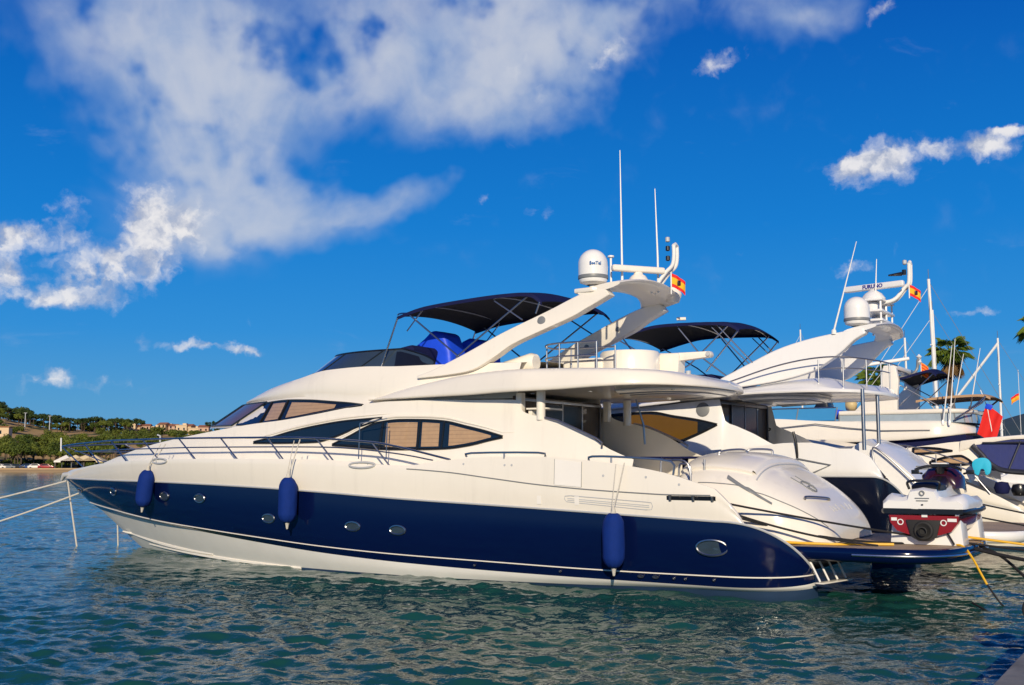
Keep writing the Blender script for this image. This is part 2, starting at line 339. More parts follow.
# ------------------------------------------------------------------ water
def wave_set():
    rnd = random.Random(4); w = []
    for L, n, a in ((8, 3, .010), (3.6, 4, .009), (1.9, 6, .0085), (1.05, 10, .0085), (.6, 14, .0095), (.36, 16, .0072), (.23, 14, .0040)):
        for _ in range(n):
            l = L*rnd.uniform(.75, 1.3); th = R(250)+rnd.gauss(0, .75); k = 2*pi/l
            w.append((k*cos(th), k*sin(th), rnd.uniform(0, 6.28), a*rnd.uniform(.5, 1.2)/sqrt(n)*1.6, l))
    return w
def make_water():
    import numpy as np
    ys = [-60, -20, 0]; y = 3.0; d = .055
    while y < 6000: ys.append(y); y += max(.055, (y-6)*.0075 if y > 6 else .055) if y < 90 else y*.035
    ys += [9000, 14000]
    xs = [0.0]; x = 0; 
    while x < 9000:
        x += .075 if x < 13 else .075*(1+(x-13)*.5); xs.append(x)
    xs = np.array([-q for q in xs[:0:-1]]+xs); ys = np.array(ys)
    # fan the columns out with distance so that the cells stay in proportion
    X = np.outer(np.clip((ys+8)/28, .6, 3.2), xs); Y = np.repeat(ys[:, None], len(xs), 1)
    Z = np.zeros_like(X); dist = np.sqrt(X*X+Y*Y)
    gust = .8+.35*np.sin(X*.11+1.3)*np.sin(Y*.09+.4)+.2*np.sin(X*.31-Y*.22)
    for kx, ky, ph, a, l in wave_set():
        fade = np.clip(1.3-dist*.004/l*1.6, 0, 1)
        q = kx*X+ky*Y+ph+.5*np.sin(.37*X+.21*Y+ph)
        Z += a*fade*gust*(np.sin(q)+.22*np.cos(2*q))
    n, m = X.shape
    me = bpy.data.meshes.new('water'); me.vertices.add(n*m); me.vertices.foreach_set('co', np.stack([X, Y, Z+.05], -1).ravel())
    i = np.arange((n-1)*(m-1)); r = i//(m-1); c = i % (m-1); a = r*m+c
    idx = np.stack([a, a+1, a+m+1, a+m], -1).ravel()
    me.loops.add(len(idx)); me.loops.foreach_set('vertex_index', idx.astype('i'))
    me.polygons.add(len(i)); me.polygons.foreach_set('loop_start', (i*4).astype('i')); me.polygons.foreach_set('loop_total', np.full(len(i), 4, 'i'))
    me.polygons.foreach_set('use_smooth', [True]*len(i)); me.update(calc_edges=True); me.validate()
    o = bpy.data.objects.new('water', me); C.objects.link(o); tag(o, kind='structure')
    mt = bpy.data.materials.new('harbour_water'); mt.use_nodes = True; t = NT(mt.node_tree); b = t.n['Principled BSDF']
    tc = t.new('ShaderNodeTexCoord'); p = tc.outputs['Object']
    col = t.ramp(t.noise(p, .12, 3), [(.3, (.007, .054, .047)), (.7, (.013, .076, .057))])
    t.link(col, b.inputs['Base Color']); b.inputs['Roughness'].default_value = .05; b.inputs['IOR'].default_value = 1.333
    b.inputs['Specular IOR Level'].default_value = .38
    bn = t.new('ShaderNodeBump'); bn.inputs['Strength'].default_value = .7; bn.inputs['Distance'].default_value = .03
    h = t.m('ADD', t.m('MULTIPLY', t.noise(p, 4.5, 3, .5, .6), .75), t.m('MULTIPLY', t.noise(p, 12, 2, .5, .4), .28))
    t.link(h, bn.inputs['Height']); t.link(bn.outputs[0], b.inputs['Normal'])
    me.materials.append(mt)
make_water()
# ------------------------------------------------------------------ yachts: shared builders
RZ = R(148.5); OX, OY = 4.43, 20.82
def berth(dv, du=0):
    """base of the boat moored dv metres further along the quay"""
    return (OX+dv*sin(R(31.5))-du*cos(R(31.5)), OY+dv*cos(R(31.5))+du*sin(R(31.5)), 0)
def frange(a, b, n): return [a+(b-a)*i/(n-1) for i in range(n)]
def hull_rows(L, key, u0, alen, zs, n=90):
    """port points of one hull line from the stern tip to the stem; zs = height at the stern tip"""
    ve = L.W*.70; z0 = L.z(u0); rows = []
    for i in range(18, 0, -1):
        s = sin(i/18*pi/2)
        f = sqrt(max(0, 1-s**2.3)); g = max(0, 1-s**2.4)**.62
        rows.append((u0-alen*s, ve+(L.v(u0)-ve)*f, zs+(z0-zs)*g))
    for i in range(n+1):
        t = i/n; t = 1-(1-t)**1.35; u = u0+(L.uf-u0)*t
        rows.append((u, L.v(u), L.z(u)))
    return rows
def mirror(rows): return [(u, -v, z) for u, v, z in rows]
def strip(mb, a, b, k=3, bulge=0.0, mi=0):
    for sg in (1, -1):
        rs = []
        for j in range(k+1):
            t = j/k; q = bulge*4*t*(1-t)
            rs.append([(p[0]*(1-t)+r[0]*t, sg*(p[1]*(1-t)+r[1]*t+(q if p[1] > .15 else q*p[1]/.15)), p[2]*(1-t)+r[2]*t) for p, r in zip(a, b)])
        mb.grid(rs, mi=mi)
def make_hull(root, HL, u0, alen, mats, tips, deck_aft, cockpit_u):
    rw = {k: hull_rows(HL[k], k, u0, alen, tips[k]) for k in HL}
    # topsides end sooner than the coloured hull: pull their stern run down onto it
    bz = {i: p for i, p in enumerate(rw['blue'])}
    for k in ('sheer', 'crease'):
        d0 = HL[k].z(u0)-HL['blue'].z(u0)
        for i in range(18):
            s = (18-i)/18; s = sin(s*pi/2); b = rw['blue'][i]
            rw[k][i] = (b[0], b[1]-.0, b[2]+max(.004, d0*max(0, 1-s/.34)**.75))
    hullm = MB(); strip(hullm, rw['blue'], rw['knuckle'], 6, .035); strip(hullm, rw['knuckle'], rw['white'], 2)
    a = [r[0] for r in (rw['sheer'], rw['blue'], rw['knuckle'], rw['white'], rw['boot'], rw['water'], rw['keel'])]
    hullm.grid([a[1:], mirror(a[1:])])
    h = hullm.build('hull', mats[0], root, 30, weld=True)
    top = MB(); strip(top, rw['sheer'], rw['crease'], 2, .008); strip(top, rw['crease'], rw['blue'], 4, .012)
    # the rail cap and the inner face of the bulwark
    inn = [(u, max(0, v-.10), z-.01) for u, v, z in rw['sheer']]; inn2 = [(u, max(0, v-.12), z-.25) for u, v, z in rw['sheer']]
    strip(top, rw['sheer'], inn, 1, .01); strip(top, inn, inn2, 1)
    b = top.build('bulwark', mats[1], root, 40, weld=True)
    bt = MB(); strip(bt, rw['white'], rw['boot'], 3, .02); bt.build('hull_bottom', mats[2], root, 30, weld=True)
    af = MB(); strip(af, rw['boot'], rw['water'], 2); strip(af, rw['water'], rw['keel'], 3); af.build('underwater_hull', M['antifoul'], root, 30, weld=True)
    dk = MB(); us = frange(u0+.05, HL['sheer'].uf-.4, 60)
    def dz(u): return deck_aft if u < cockpit_u else HL['sheer'].z(u)-.1
    rs = []
    for u in us:
        if u < u0: s = (u0-u)/alen; vv = .7*HL['blue'].W+.3*HL['blue'].W*sqrt(max(0, 1-s**2.3))-.15
        else: vv = HL['sheer'].v(u)-.12
        rs.append([(u, vv*k, dz(u)+(.05*(1-k*k) if u > cockpit_u else 0)) for k in frange(-1, 1, 9)])
    dk.grid(rs); dk.build('deck', mats[3], root, 30)
    for nm, k, r, m_ in (('rub_rail', 'blue', .020, M['lightgrey']), ('hull_stripe', 'knuckle', .012, M['white'])):
        for sg in (1, -1): MB().tube([(u, sg*(v+.006), z) for u, v, z in rw[k]], r, 6).build(nm, m_, h)
    return h, b, rw
def sheet_patch(mb, sh, top, bot, off, n=26, k=4, u0=None, u1=None, inset=0.0, mi=0, sides=(1, -1)):
    """a pane laid on a curved side between an upper and a lower outline of (u, z) points"""
    ft = pchip(sorted(top)); fb = pchip(sorted(bot)); lo = max(min(p[0] for p in top), min(p[0] for p in bot)) if u0 is None else u0
    hi = min(max(p[0] for p in top), max(p[0] for p in bot)) if u1 is None else u1
    for sg in sides:
        rs = []
        for j in range(k+1):
            r = []
            for u in frange(lo, hi, n):
                a = fb(u); b = ft(u); h = max(0, b-a); q = min(inset, h*.45)
                z = a+q+(h-2*q)*j/k
                r.append((u, sg*(sh.v(u, z)+off), z))
            rs.append(r)
        mb.grid(rs, mi=mi)
def outline(sh, top, bot, off, n=40, sg=1):
    ft = pchip(sorted(top)); fb = pchip(sorted(bot)); lo = max(min(p[0] for p in top), min(p[0] for p in bot)); hi = min(max(p[0] for p in top), max(p[0] for p in bot))
    us = frange(lo, hi, n)
    return [(u, sg*(sh.v(u, ft(u))+off), ft(u)) for u in us]+[(u, sg*(sh.v(u, fb(u))+off), fb(u)) for u in us[::-1]]
def add_window(root, sh, top, bot, blinds=(), bars=(), glass='glass', frame='black', blind='blind', brow=None, sides=(1, -1)):
    ft = pchip(sorted(top)); fb = pchip(sorted(bot)); n = 40
    for sg in sides:
        g = MB(); sheet_patch(g, sh, top, bot, .012, sides=(sg,)); w = g.build('window', M[glass], root, 60)
        MB().tube(outline(sh, top, bot, .012, n, sg), .022, 6, True).build('window_frame', M[frame], w)
        for a, b in blinds:
            p = MB(); sheet_patch(p, sh, top, bot, .018, 14, 4, a, b, .05, sides=(sg,)); p.build('window_blind', M[blind], w, 60)
        for u in bars:
            MB().tube([(u+.04*(1-q), sg*(sh.v(u, z)+.022), z) for q, z in [(q, fb(u)+(ft(u)-fb(u))*q) for q in frange(0, 1, 6)]], .024, 6).build('window_bar', M['black'], w)
        if brow:
            lo = min(q[0] for q in top)-.25; hi = max(q[0] for q in top)+.3
            MB().tube([(u, sg*(sh.v(u, min(z, 3.44))+.002), z) for u, z in [(u, ft(u)+.075) for u in frange(lo, hi, n)]], [.004+.03*sin(pi*i/(n-1)) for i in range(n)], 8).build('window_brow', brow, w)
def make_house(root, HS, crown=.14, ulow=None):
    n = 130
    def run(L, a): return [L.pt(a+(L.uf-a)*(1-(1-i/n)**1.2)) for i in range(n+1)]
    a0 = ulow; mb = MB()
    us = sorted(set([a0+(HS['shoulder'].uf-a0)*(1-(1-i/n)**1.2) for i in range(n+1)]+[k[0] for k in HS['shoulder'].kn if a0 < k[0] < 5]))
    strip(mb, [HS['base'].pt(u) for u in us], [HS['shoulder'].pt(u) for u in us], 5, .0)
    fwd = [u for u in us if u > 6.5]; rs = []
    for u in fwd:
        V = HS['shoulder'].v(u); z = HS['shoulder'].z(u); rs.append([(u, V*k, z+crown*(1-k*k)*min(1, V)) for k in frange(-1, 1, 13)])
    mb.grid(rs)
    lo = mb.build('deckhouse', M[HS.get('mat', 'white')], root, 40, weld=True)
    return lo
def make_upper(root, HS, m):
    n = 90; mb = MB()
    def run(L, a): return [L.pt(a+(L.uf-a)*(1-(1-i/n)**1.8)) for i in range(n+1)]
    s, b, r = run(HS['sill'], 5.5), run(HS['brow'], 4), run(HS['roof'], 4)
    strip(mb, s, b, 4, .0); strip(mb, b, r, 6, .07)
    rs = []
    for p in r: rs.append([(p[0]-.0, p[1]*k, p[2]+.10*(1-k*k)*min(1, p[1])) for k in frange(-1, 1, 13)])
    mb.grid(rs)
    up = mb.build('upper_house', m, root, 40, weld=True)
    return up, s, b
def ring_deck(root, name, Ft, Fb, F, u_front, ua, uend, m, pw=2.3, under=True, mun=None, wedge=False):
    """overhanging deck: rounded edge all round, closed above and below"""
    ft = pchip(Ft); fb = pchip(Fb); mb = MB(); un = MB()
    def hb(u):
        if u >= ua: return F(u)
        return F(ua)*max(0, 1-((ua-u)/(ua-uend))**pw)**(1/pw)
    us = frange(u_front, ua, 40)+[ua-(ua-uend)*sin(i/24*pi/2) for i in range(1, 25)]
    rs = []
    for u in us:
        w = hb(u); zt = ft(u); zb = fb(u); h = zt-zb; e = min(w, .12)
        if wedge: half = [(0, zt+.03), (max(0, w-1.3), zt+.02), (max(0, w-.85), zt-h*.08), (max(0, w-.45), zt-h*.38), (max(0, w-.15), zb+h*.32+.02), (max(0, w-.035), zb+.075), (w, zb+.04), (max(0, w-.01), zb+.01)]
        else: half = [(0, zt+.05), (max(0, w-.7), zt+.045), (max(0, w-.34), zt+.03), (max(0, w-.14), zt), (max(0, w-.075), zt-h*.16), (max(0, w-.035), zt-h*.48), (max(0, w-.006), zt-h*.78), (w, zb+.028), (max(0, w-.014), zb+.006)]
        half += [(max(0, w-.04), zb), (max(0, w-.30), zb+.03), (max(0, w-.42), zb+.06), (0, zb+.06)]
        rs.append([(u, v, z) for v, z in half]+[(u, -v, z) for v, z in half[::-1]])
    mb.grid(rs, True)
    d = mb.build(name, m, root, 50, weld=True)
    if under:
        rs = []
        for k, (dz_, sc) in enumerate(((.05, 1.0), (-.045, .97), (-.075, .9), (-.07, 0))):
            row = []
            for i in range(49):
                a = pi*i/48-pi/2
                uu = 2.0-(1.0)*1.55*sc*abs(cos(a))**.75; vv = 1.62*sc*(1 if sin(a) >= 0 else -1)*abs(sin(a))**.7
                row.append((uu, vv, fb(uu)+dz_))
            rs.append(row)
        un.grid(rs)
        un.build('ceiling_panel', mun or m, d, 40)
        for sc, dz_ in ((1.0, -.012), (.88, -.078), (.60, -.076)):
            row = []
            for i in range(49):
                a = pi*i/48-pi/2; uu = 2.0-1.55*sc*abs(cos(a))**.75; row.append((uu, 1.62*sc*(1 if sin(a) >= 0 else -1)*abs(sin(a))**.7, fb(uu)+dz_))
            MB().tube(row, .014, 6).build('ceiling_trim', M['grey'] if sc < 1 else M['lightgrey'], d)
    return d
def make_arch(root, out, inn, v_of, thick, m, bar, name='radar_arch'):
    """two raked legs and the curved bar that joins their heads"""
    poly = out+inn[::-1]; mb = MB()
    for sg in (1, -1): mb.prism(poly, lambda u, z: sg*v_of(z), lambda u, z: sg*(v_of(z)-thick))
    a = mb.build(name, m, root, 35, .045, seg=3)
    b = MB(); rs = []
    (u0, z0, half, rise, ub, chord, th) = bar
    for i in range(41):
        y = -1+2*i/40; k = 1-abs(y)**2.2
        uc = u0-ub*k; zc = z0+rise*k; vv = y*half; c_ = chord*(1+.25*(1-k)); t_ = th
        ring = [(uc+c_/2*cos(q)*1.0, vv, zc+t_/2*(abs(sin(q))**.8)*(1 if sin(q) > 0 else -1)-.10*cos(q)*chord) for q in frange(0, 2*pi, 17)[:-1]]
        rs.append(ring)
    b.grid(rs, True); b.add(rs[0], [tuple(range(16))]); b.add(rs[-1], [tuple(range(16))])
    b.build('arch_bar', m, a, 50)
    return a
def make_bimini(root, near, far, m, inner, frame, crown=.12):
    """canvas top stretched over bows between a near and a far edge"""
    N = 28; A_ = bez(near, 8); B_ = bez(far, 8)
    def res(P, n):
        L = [0]
        for a, b in zip(P, P[1:]): L.append(L[-1]+(Vector(b)-Vector(a)).length)
        o = []; j = 0
        for i in range(n+1):
            s = L[-1]*i/n
            while j < len(L)-2 and s > L[j+1]: j += 1
            o.append(Vector(P[j]).lerp(Vector(P[j+1]), (s-L[j])/max(1e-6, L[j+1]-L[j])))
        return o
    A_ = res(A_, N); B_ = res(B_, N); rows = []
    for j in range(13):
        t = j/12; rows.append([a.lerp(b, t)+Vector((0, 0, crown*4*t*(1-t)-.012*sin(i*1.9)**2*4*t*(1-t))) for i, (a, b) in enumerate(zip(A_, B_))])
    mb = MB(); mb.grid(rows)
    # the valance that hangs from both side edges and the thickness of the cloth
    top = rows; low = [[p-Vector((0, 0, .012)) for p in r] for r in rows]
    mb2 = MB(); mb2.grid(low)
    for e, sg in ((rows[0], 1), (rows[-1], -1)): mb.grid([e, [p-Vector((0, 0, .075))+Vector((0, .01*sg, 0)) for p in e]])
    c = mb.build('bimini_canopy', m, root, 50); mb2.build('canopy_lining', inner, c, 50)
    f = MB()
    for pts, r in frame: f.tube(pts, r, 7)
    f.build('bimini_frame', M['chrome'], root)
    return c
def make_dome(root, c, r, h, name='satellite_dome', m='white_cool', words=None):
    d = MB().lathe([(r*.93, .12*h), (r*1.0, .20*h), (r, .22*h), (r*1.0, .55*h)]+[(r*cos(a), h*.55+h*.45*sin(a)) for a in frange(.08, pi/2-.02, 12)]+[(.001, h)], c, 32).build(name, M[m], root, 40)
    MB().lathe([(r*.45, -.05*h), (r*.9, .02*h), (r*.96, .09*h), (r*.955, .12*h)], c, 32).build('dome_base', M['white_cool'], d, 40)
    MB().lathe([(r*1.012, .125*h), (r*1.02, .14*h), (r*1.02, .21*h), (r*1.01, .225*h)], c, 32).build('dome_band', M['grey'], d, 40)
    MB().lathe([(.09, -.14*h), (.07, -.05*h)], c, 12).build('dome_foot', M['white_cool'], d)
    return d
def rail(root, name, pts, r=.019, posts=(), m='chrome', n=8):
    mb = MB().tube(bez(pts, 8), r, n)
    for a, b in posts: mb.tube([a, b], r*.9, n)
    return mb.build(name, M[m], root)
# ------------------------------------------------------------------ the blue hulled motor yacht
YA = thing('motor_yacht', 'large cream motor yacht with a glossy dark blue hull, nearest to the camera', 'yacht', berth(0), RZ)
hullA = Sheet([HULL_A[k] for k in ('sheer', 'crease', 'blue', 'knuckle', 'white', 'boot', 'water')])
lowA = Sheet([HOUSE_A['base'], HOUSE_A['shoulder']]); upA = Sheet([HOUSE_A['sill'], HOUSE_A['brow']])
TIPS = dict(sheer=.6, crease=.59, blue=.50, knuckle=.43, white=.30, boot=.22, water=.10, keel=-.5)
HA, BA, rwA = make_hull(YA, HULL_A, -.3, 1.36, [M['blue'], M['white'], M['bottom'], M['white']], TIPS, 1.45, 3.2)
def portlight(root, sh, u, z, a, b):
    pts = [(u+a*cos(q), z+b*sin(q)) for q in frange(0, 2*pi, 29)[:-1]]; r = MB(); g = MB()
    for sg in (1,):
        r.tube([(x, sg*(sh.v(x, y)+.045), y) for x, y in pts], .020, 7, True)
        rows = [[(u+(x-u)*k, sg*(sh.v(u+(x-u)*k, z+(y-z)*k)+.042), z+(y-z)*k) for x, y in pts] for k in (.98, .6, .25, .02)]
        g.grid(rows, True)
    o = g.build('porthole', M['smoke'], root, 60); r.build('porthole_rim', M['chrome'], o)
for u, z, a, b in ((18.65, 1.5, .1, .05), (16.13, 1.51, .17, .085), (13.44, 1.46, .19, .09), (11.97, 1.44, .19, .09), (9.62, 1.07, .18, .085), (7.24, .98, .18, .085), (6.12, .94, .18, .085)):
    portlight(HA, hullA, u, z, a, b)
class SternSheet:          # the rounded quarter of the hull, for the last porthole
    def v(s, u, z): return 2.66+min(0, (u+.3))*.22
portlight(HA, SternSheet(), -.25, .85, .26, .125)
def hull_patch(name, top, bot, off, m, root, k=2): 
    p = MB(); sheet_patch(p, hullA, top, bot, off, 20, k, sides=(1,)); return p.build(name, m, root, 60)
hull_patch('repair_panel', [(2.12, 2.23), (2.66, 2.285)], [(2.12, 1.80), (2.66, 1.835)], .014, M['panel'], BA)
for u in (2.93, 2.17): hull_patch('sticker', [(u, 1.64), (u+.09, 1.642)], [(u, 1.49), (u+.09, 1.492)], .016, M['panel'], BA)
vm = MB()
for sg in (1,):
    o_ = [(.80, 1.44), (.78, 1.50), (.80, 1.555), (.9, 1.565), (2.35, 1.65), (2.45, 1.64), (2.46, 1.59), (2.42, 1.545), (2.3, 1.535), (.9, 1.435)]
    vm.tube([(u, sg*(hullA.v(u, z)+.006), z) for u, z in o_], .010, 6, True)
    for k in (.32, .66): vm.tube([(u, sg*(hullA.v(u, z)+.006), z) for u, z in [(u, 1.47+.062*(u-.9)+(.09*k-.02)) for u in frange(.84, 2.4, 12)]], .011, 6)
vm.build('air_vent', M['lightgrey'], BA)
sm = MB()
for sg in (1,): sm.tube([(u, sg*(HULL_A['crease'].v(u)+.004), HULL_A['crease'].z(u)) for u in frange(-.25, 5.9, 60)], .011, 6)  # grey tube draws the subtle shade line below the bulwark crease as colour
sm.build('seam', M['grey'], BA)
for u in (2.66, 2.12):
    MB().tube([(u, hullA.v(u, z)+.012, z) for z in frange(1.80+.05*(u > 2.3), 2.24+.05*(u > 2.3), 8)], .006, 5).build('seam', M['grey'], BA)
for u, z in ((4.6, 2.2), (3.7, 2.18), (3.55, 2.18), (1.7, 2.0), (.9, 1.98), (.3, 1.86)):
    MB().lathe([(.001, .006), (.022, .004), (.026, -.01)], (u, hullA.v(u, z)+.006, z), 10, (0, 1, .1)).build('screw_cap', M['lightgrey'], BA)
hs = MB()
for sg in (1,): hs.grid([[(u, sg*(hullA.v(u, z)+.010), z) for u in frange(-.34, .52, 14)] for z in (1.605, 1.64, 1.675)])
hw = hs.build('hawse_slot', M['black'], BA, 60)
for u in (-.28, .05, .46):
    MB().tube([(u, 2.70, 1.59), (u, 2.72, 1.68)], .03, 8).build('roller', M['chrome'], hw)
for uu, zz in ((13.5, 2.27), (7.0, 2.18)):
    f = MB(); pts = [(uu+.32*cos(q), zz+.055*sin(q)) for q in frange(0, 2*pi, 21)[:-1]]
    for sg in (1,):
        f.tube([(x, sg*(hullA.v(x, min(y, HULL_A['sheer'].z(x)))+.015), y) for x, y in pts], .022, 6, True)
        f.tube([(uu-.13, sg*(hullA.v(uu, zz)-.02), zz+.05), (uu-.13, sg*(hullA.v(uu, zz)-.02), zz-.02)], .025, 6); f.tube([(uu+.13, sg*(hullA.v(uu, zz)-.02), zz+.05), (uu+.13, sg*(hullA.v(uu, zz)-.02), zz-.02)], .025, 6)
    f.build('fairlead', M['lightgrey'], BA)
for u, z, w_, h_ in ((1.05, .325, .12, .06), (.78, .325, .12, .06), (.45, .32, .05, .05), (.25, .32, .05, .05), (-.25, .33, .05, .05), (2.6, .33, .05, .05), (4.4, .35, .05, .05)):
    MB().lathe([(.5, 0), (.5, .02), (.35, .025), (.001, .01)], (0, 0, 0), 14).build('hull_outlet', M['dark_metal'], HA).matrix_local = Matrix.Translation((u, hullA.v(u, z)+.012, z)) @ Matrix.Rotation(R(-90), 4, 'X') @ Matrix.Diagonal((w_, h_, 1, 1))
# spray chines of the bow
ch = MB()
for sg in (1, -1):
    for k, (u0, u1, za, zb_) in enumerate(((12.2, 16.9, .16, .46), (9.0, 15.6, .045, .20))):
        us = frange(u0, u1, 40)
        ch.tube([(u, sg*(hullA.v(u, za+(zb_-za)*((u-u0)/(u1-u0))**1.6)+.004), za+(zb_-za)*((u-u0)/(u1-u0))**1.6) for u in us], [.012+.035*sin(pi*(.08+.84*i/39)) for i in range(40)], 6)
ch.build('spray_chine', M['white'], HA)

DA = make_house(YA, HOUSE_A, ulow=1.5)
add_window(DA, lowA, [(8.4, 2.61), (7.94, 2.78), (7.56, 2.94), (7.22, 3.04), (6.66, 3.085), (6.04, 3.07), (5.53, 3.03), (5.05, 2.93), (4.6, 2.83), (4.19, 2.72)],
           [(8.4, 2.59), (7.65, 2.54), (7.12, 2.50), (6.61, 2.49), (5.99, 2.49), (5.48, 2.50), (4.93, 2.56), (4.48, 2.65), (4.19, 2.70)],
           [(6.20, 6.98), (5.66, 6.08), (4.45, 5.42)], [7.08, 6.14, 5.56], brow=M['white'])
add_window(DA, lowA, [(10.83, 2.69), (10.31, 2.77), (9.7, 2.89), (8.96, 3.0), (8.12, 3.09), (7.1, 3.14)], [(10.82, 2.66), (9.82, 2.65), (8.89, 2.66), (8.41, 2.75), (7.83, 2.93), (7.1, 3.13)], brow=M['white'])
UA, s_, b_ = make_upper(YA, HOUSE_A, M['white'])
add_window(UA, upA, [(12.05, 3.16), (11.9, 3.40), (11.5, 3.54), (11.22, 3.59), (10.37, 3.615), (9.42, 3.58), (8.61, 3.515), (8.15, 3.475), (7.68, 3.42)],
           [(12.05, 3.10), (11.35, 3.09), (10.55, 3.125), (9.81, 3.18), (8.89, 3.28), (8.17, 3.365), (7.68, 3.41)], [(10.28, 10.80), (8.5, 10.02)], [10.9, 10.2])
# wrap-round windscreen of the pilothouse
ws = MB(); fr_ = MB(); rows = []
for j in range(5):
    t = .07+.86*j/4; r = []
    idx = [i for i in range(len(s_)) if s_[i][0] > 12.35]
    P = [Vector(s_[i]).lerp(Vector(b_[i]), t) for i in idx]; N_ = [Vector((.55, 1.0*(p.y > .02), .5)).normalized() for p in P]
    r = [tuple(p+n*.02) for p, n in zip(P, N_)]
    rows.append(r+[(x, -y, z) for x, y, z in r[::-1][1:]])
ws.grid(rows); w_ = ws.build('windscreen', M['glass_brown'], UA, 60)
fr_.tube(rows[0], .02, 6); fr_.tube(rows[-1], .02, 6)
for k in (0, len(rows[0])//3, len(rows[0])//2, 2*len(rows[0])//3, len(rows[0])-1): fr_.tube([r[k] for r in rows], .022, 6)
fr_.build('windscreen_frame', M['black'], w_)

FtA = [(.38, 3.665), (1, 3.83), (2, 3.895), (3, 3.936), (4, 3.955), (5, 3.92), (6, 3.807), (6.5, 3.739), (7, 3.652), (7.55, 3.53)]
FbA = [(.1, 3.585), (1, 3.59), (2, 3.567), (3, 3.541), (4, 3.535), (5, 3.515), (6, 3.514), (7, 3.508), (7.55, 3.50)]
def FA(u): return 1.86+.5*max(0, min(1, (7.3-u)/3.6))
FLA = ring_deck(YA, 'flybridge_deck', FtA, FbA, FA, 7.55, 2.15, .38, M['white'])
for u in (.9, 2.2, 3.4, 4.6, 5.8):
    MB().lathe([(.001, 0), (.035, 0), (.035, .012), (.001, .014)], (u, FA(u)*.93 if u > 2 else 1.5, 3.49 if u > 2 else 3.52), 10).build('ceiling_spot', M['grey'], FLA)
# posts that carry the overhang and the dark saloon doors behind
for sg in (1, -1):
    MB().tube([(3.42, sg*1.86, 3.02), (3.42, sg*1.86, 3.56)], .085, 14).build('deck_post', M['white'], YA)
    MB().prism([(3.82, 3.1), (3.95, 3.1), (3.95, 3.55), (3.82, 3.55)], sg*1.75, sg*1.9).build('deck_post', M['white'], YA, bevel=.02)
    MB().tube([(3.3, sg*1.92, 3.06), (3.0, sg*1.96, 3.0), (2.2, sg*1.97, 2.66), (2.08, sg*1.98, 2.58), (2.1, sg*1.96, 2.5)], .022, 8).build('grab_rail', M['chrome'], YA)
bk = MB().box((4.05, 0, 2.47), (.06, 3.6, 2.06)).build('saloon_door', M['curtain'], YA, bevel=.01)
dm = MB()
for v in (-1.7, -.85, 0, .85, 1.7): dm.box((4.0, v, 2.47), (.05, .05, 2.0))
dm.box((4.0, 0, 3.44), (.05, 3.5, .05)); dm.box((4.0, 0, 1.5), (.05, 3.5, .06)); dm.build('door_frame', M['chrome'], bk, bevel=.006)
gl = MB().box((3.985, -.42, 2.45), (.012, .78, 1.86)).box((3.985, .42, 2.45), (.012, .78, 1.86)); gl.build('door_glass', M['door'], bk)
MB().box((3.55, 1.5, 3.24), (.45, .62, .035)).box((3.72, 1.5, 3.10), (.08, .5, .26)).build('bar_shelf', M['white'], YA, bevel=.012)
MB().tube([(2.75, -.9, 3.52), (2.62, -.95, 3.0), (2.6, -.96, 2.6)], .02, 8).build('awning_strut', M['chrome'], YA)
# cockpit furniture
MB().plan([(2.1, -.75), (2.1, .35), (.75, .45), (.6, .3), (.6, -.8), (.8, -.9)], 2.30, 2.34).tube([(1.4, -.2, 1.45), (1.4, -.2, 2.3)], .06, 12).build('cockpit_table', M['cloth'], YA, bevel=.012)
for v in (.9, -1.2):
    MB().prism([(.45, 1.45), (1.0, 1.45), (1.0, 1.82), (.62, 1.86), (.52, 2.16), (.42, 2.16)], v-.28, v+.28).build('cockpit_seat', M['cushion'], YA, bevel=.04)
for a_ in ([(.95, 1.95, 1.5), (.95, 1.95, 2.22), (.86, 1.95, 2.26), (.45, 1.95, 2.2), (.4, 1.95, 1.6)], [(.72, 1.7, 1.5), (.72, 1.7, 2.12), (.62, 1.7, 2.2), (.5, 1.7, 2.1), (.5, 1.7, 1.5)], [(.28, 1.62, 1.5), (.28, 1.62, 2.28)], [(.30, .9, 2.30), (.25, .9, 2.42), (.0, .5, 2.46), (-.12, .45, 2.38)], [(.05, .1, 2.36), (.0, .1, 2.46), (-.3, -.2, 2.46), (-.33, -.2, 2.36)]):
    MB().tube(bez(a_, 5), .02, 8).build('boarding_rail', M['chrome'], YA)

# stern garage
gh = pchip([(-1.84, .92), (-1.81, 1.12), (-1.73, 1.32), (-1.45, 1.66), (-1.04, 1.97), (-.82, 2.10), (-.70, 2.15), (-.6, 2.25), (-.2, 2.35), (.2, 2.38), (.6, 2.34), (.78, 2.2), (.84, 1.6)])
gwid = pchip([(-1.84, 1.25), (-1.7, 1.5), (-1.4, 1.78), (-1, 1.98), (0, 2.08), (.8, 2.0)])
def gar(u, q, off=0.0):
    a = q*pi; w = gwid(u)+off; h = gh(u)-.9+off
    e1, e2 = .74, .56
    return (u, w*(1 if cos(a) > 0 else -1)*abs(cos(a))**e1, .9+h*max(0, sin(a))**e2)
gm = MB(); us = [-1.84+2.68*(i/60)**1.15 for i in range(61)]
gm.grid([[gar(u, q) for q in frange(0, 1, 57)] for u in us])
gm.add([gar(us[0], q) for q in frange(0, 1, 57)], [tuple(range(57))]); gm.add([gar(us[-1], q) for q in frange(0, 1, 57)], [tuple(range(57))])
GA = gm.build('stern_garage', M['white'], YA, 40, weld=True)
lo_ = MB(); lo_.tube([gar(u, .16+.05*(-u-.4)*0, .004) for u in frange(.3, -1.75, 40)], .009, 6); lo_.build('garage_seam', M['grey'], GA)
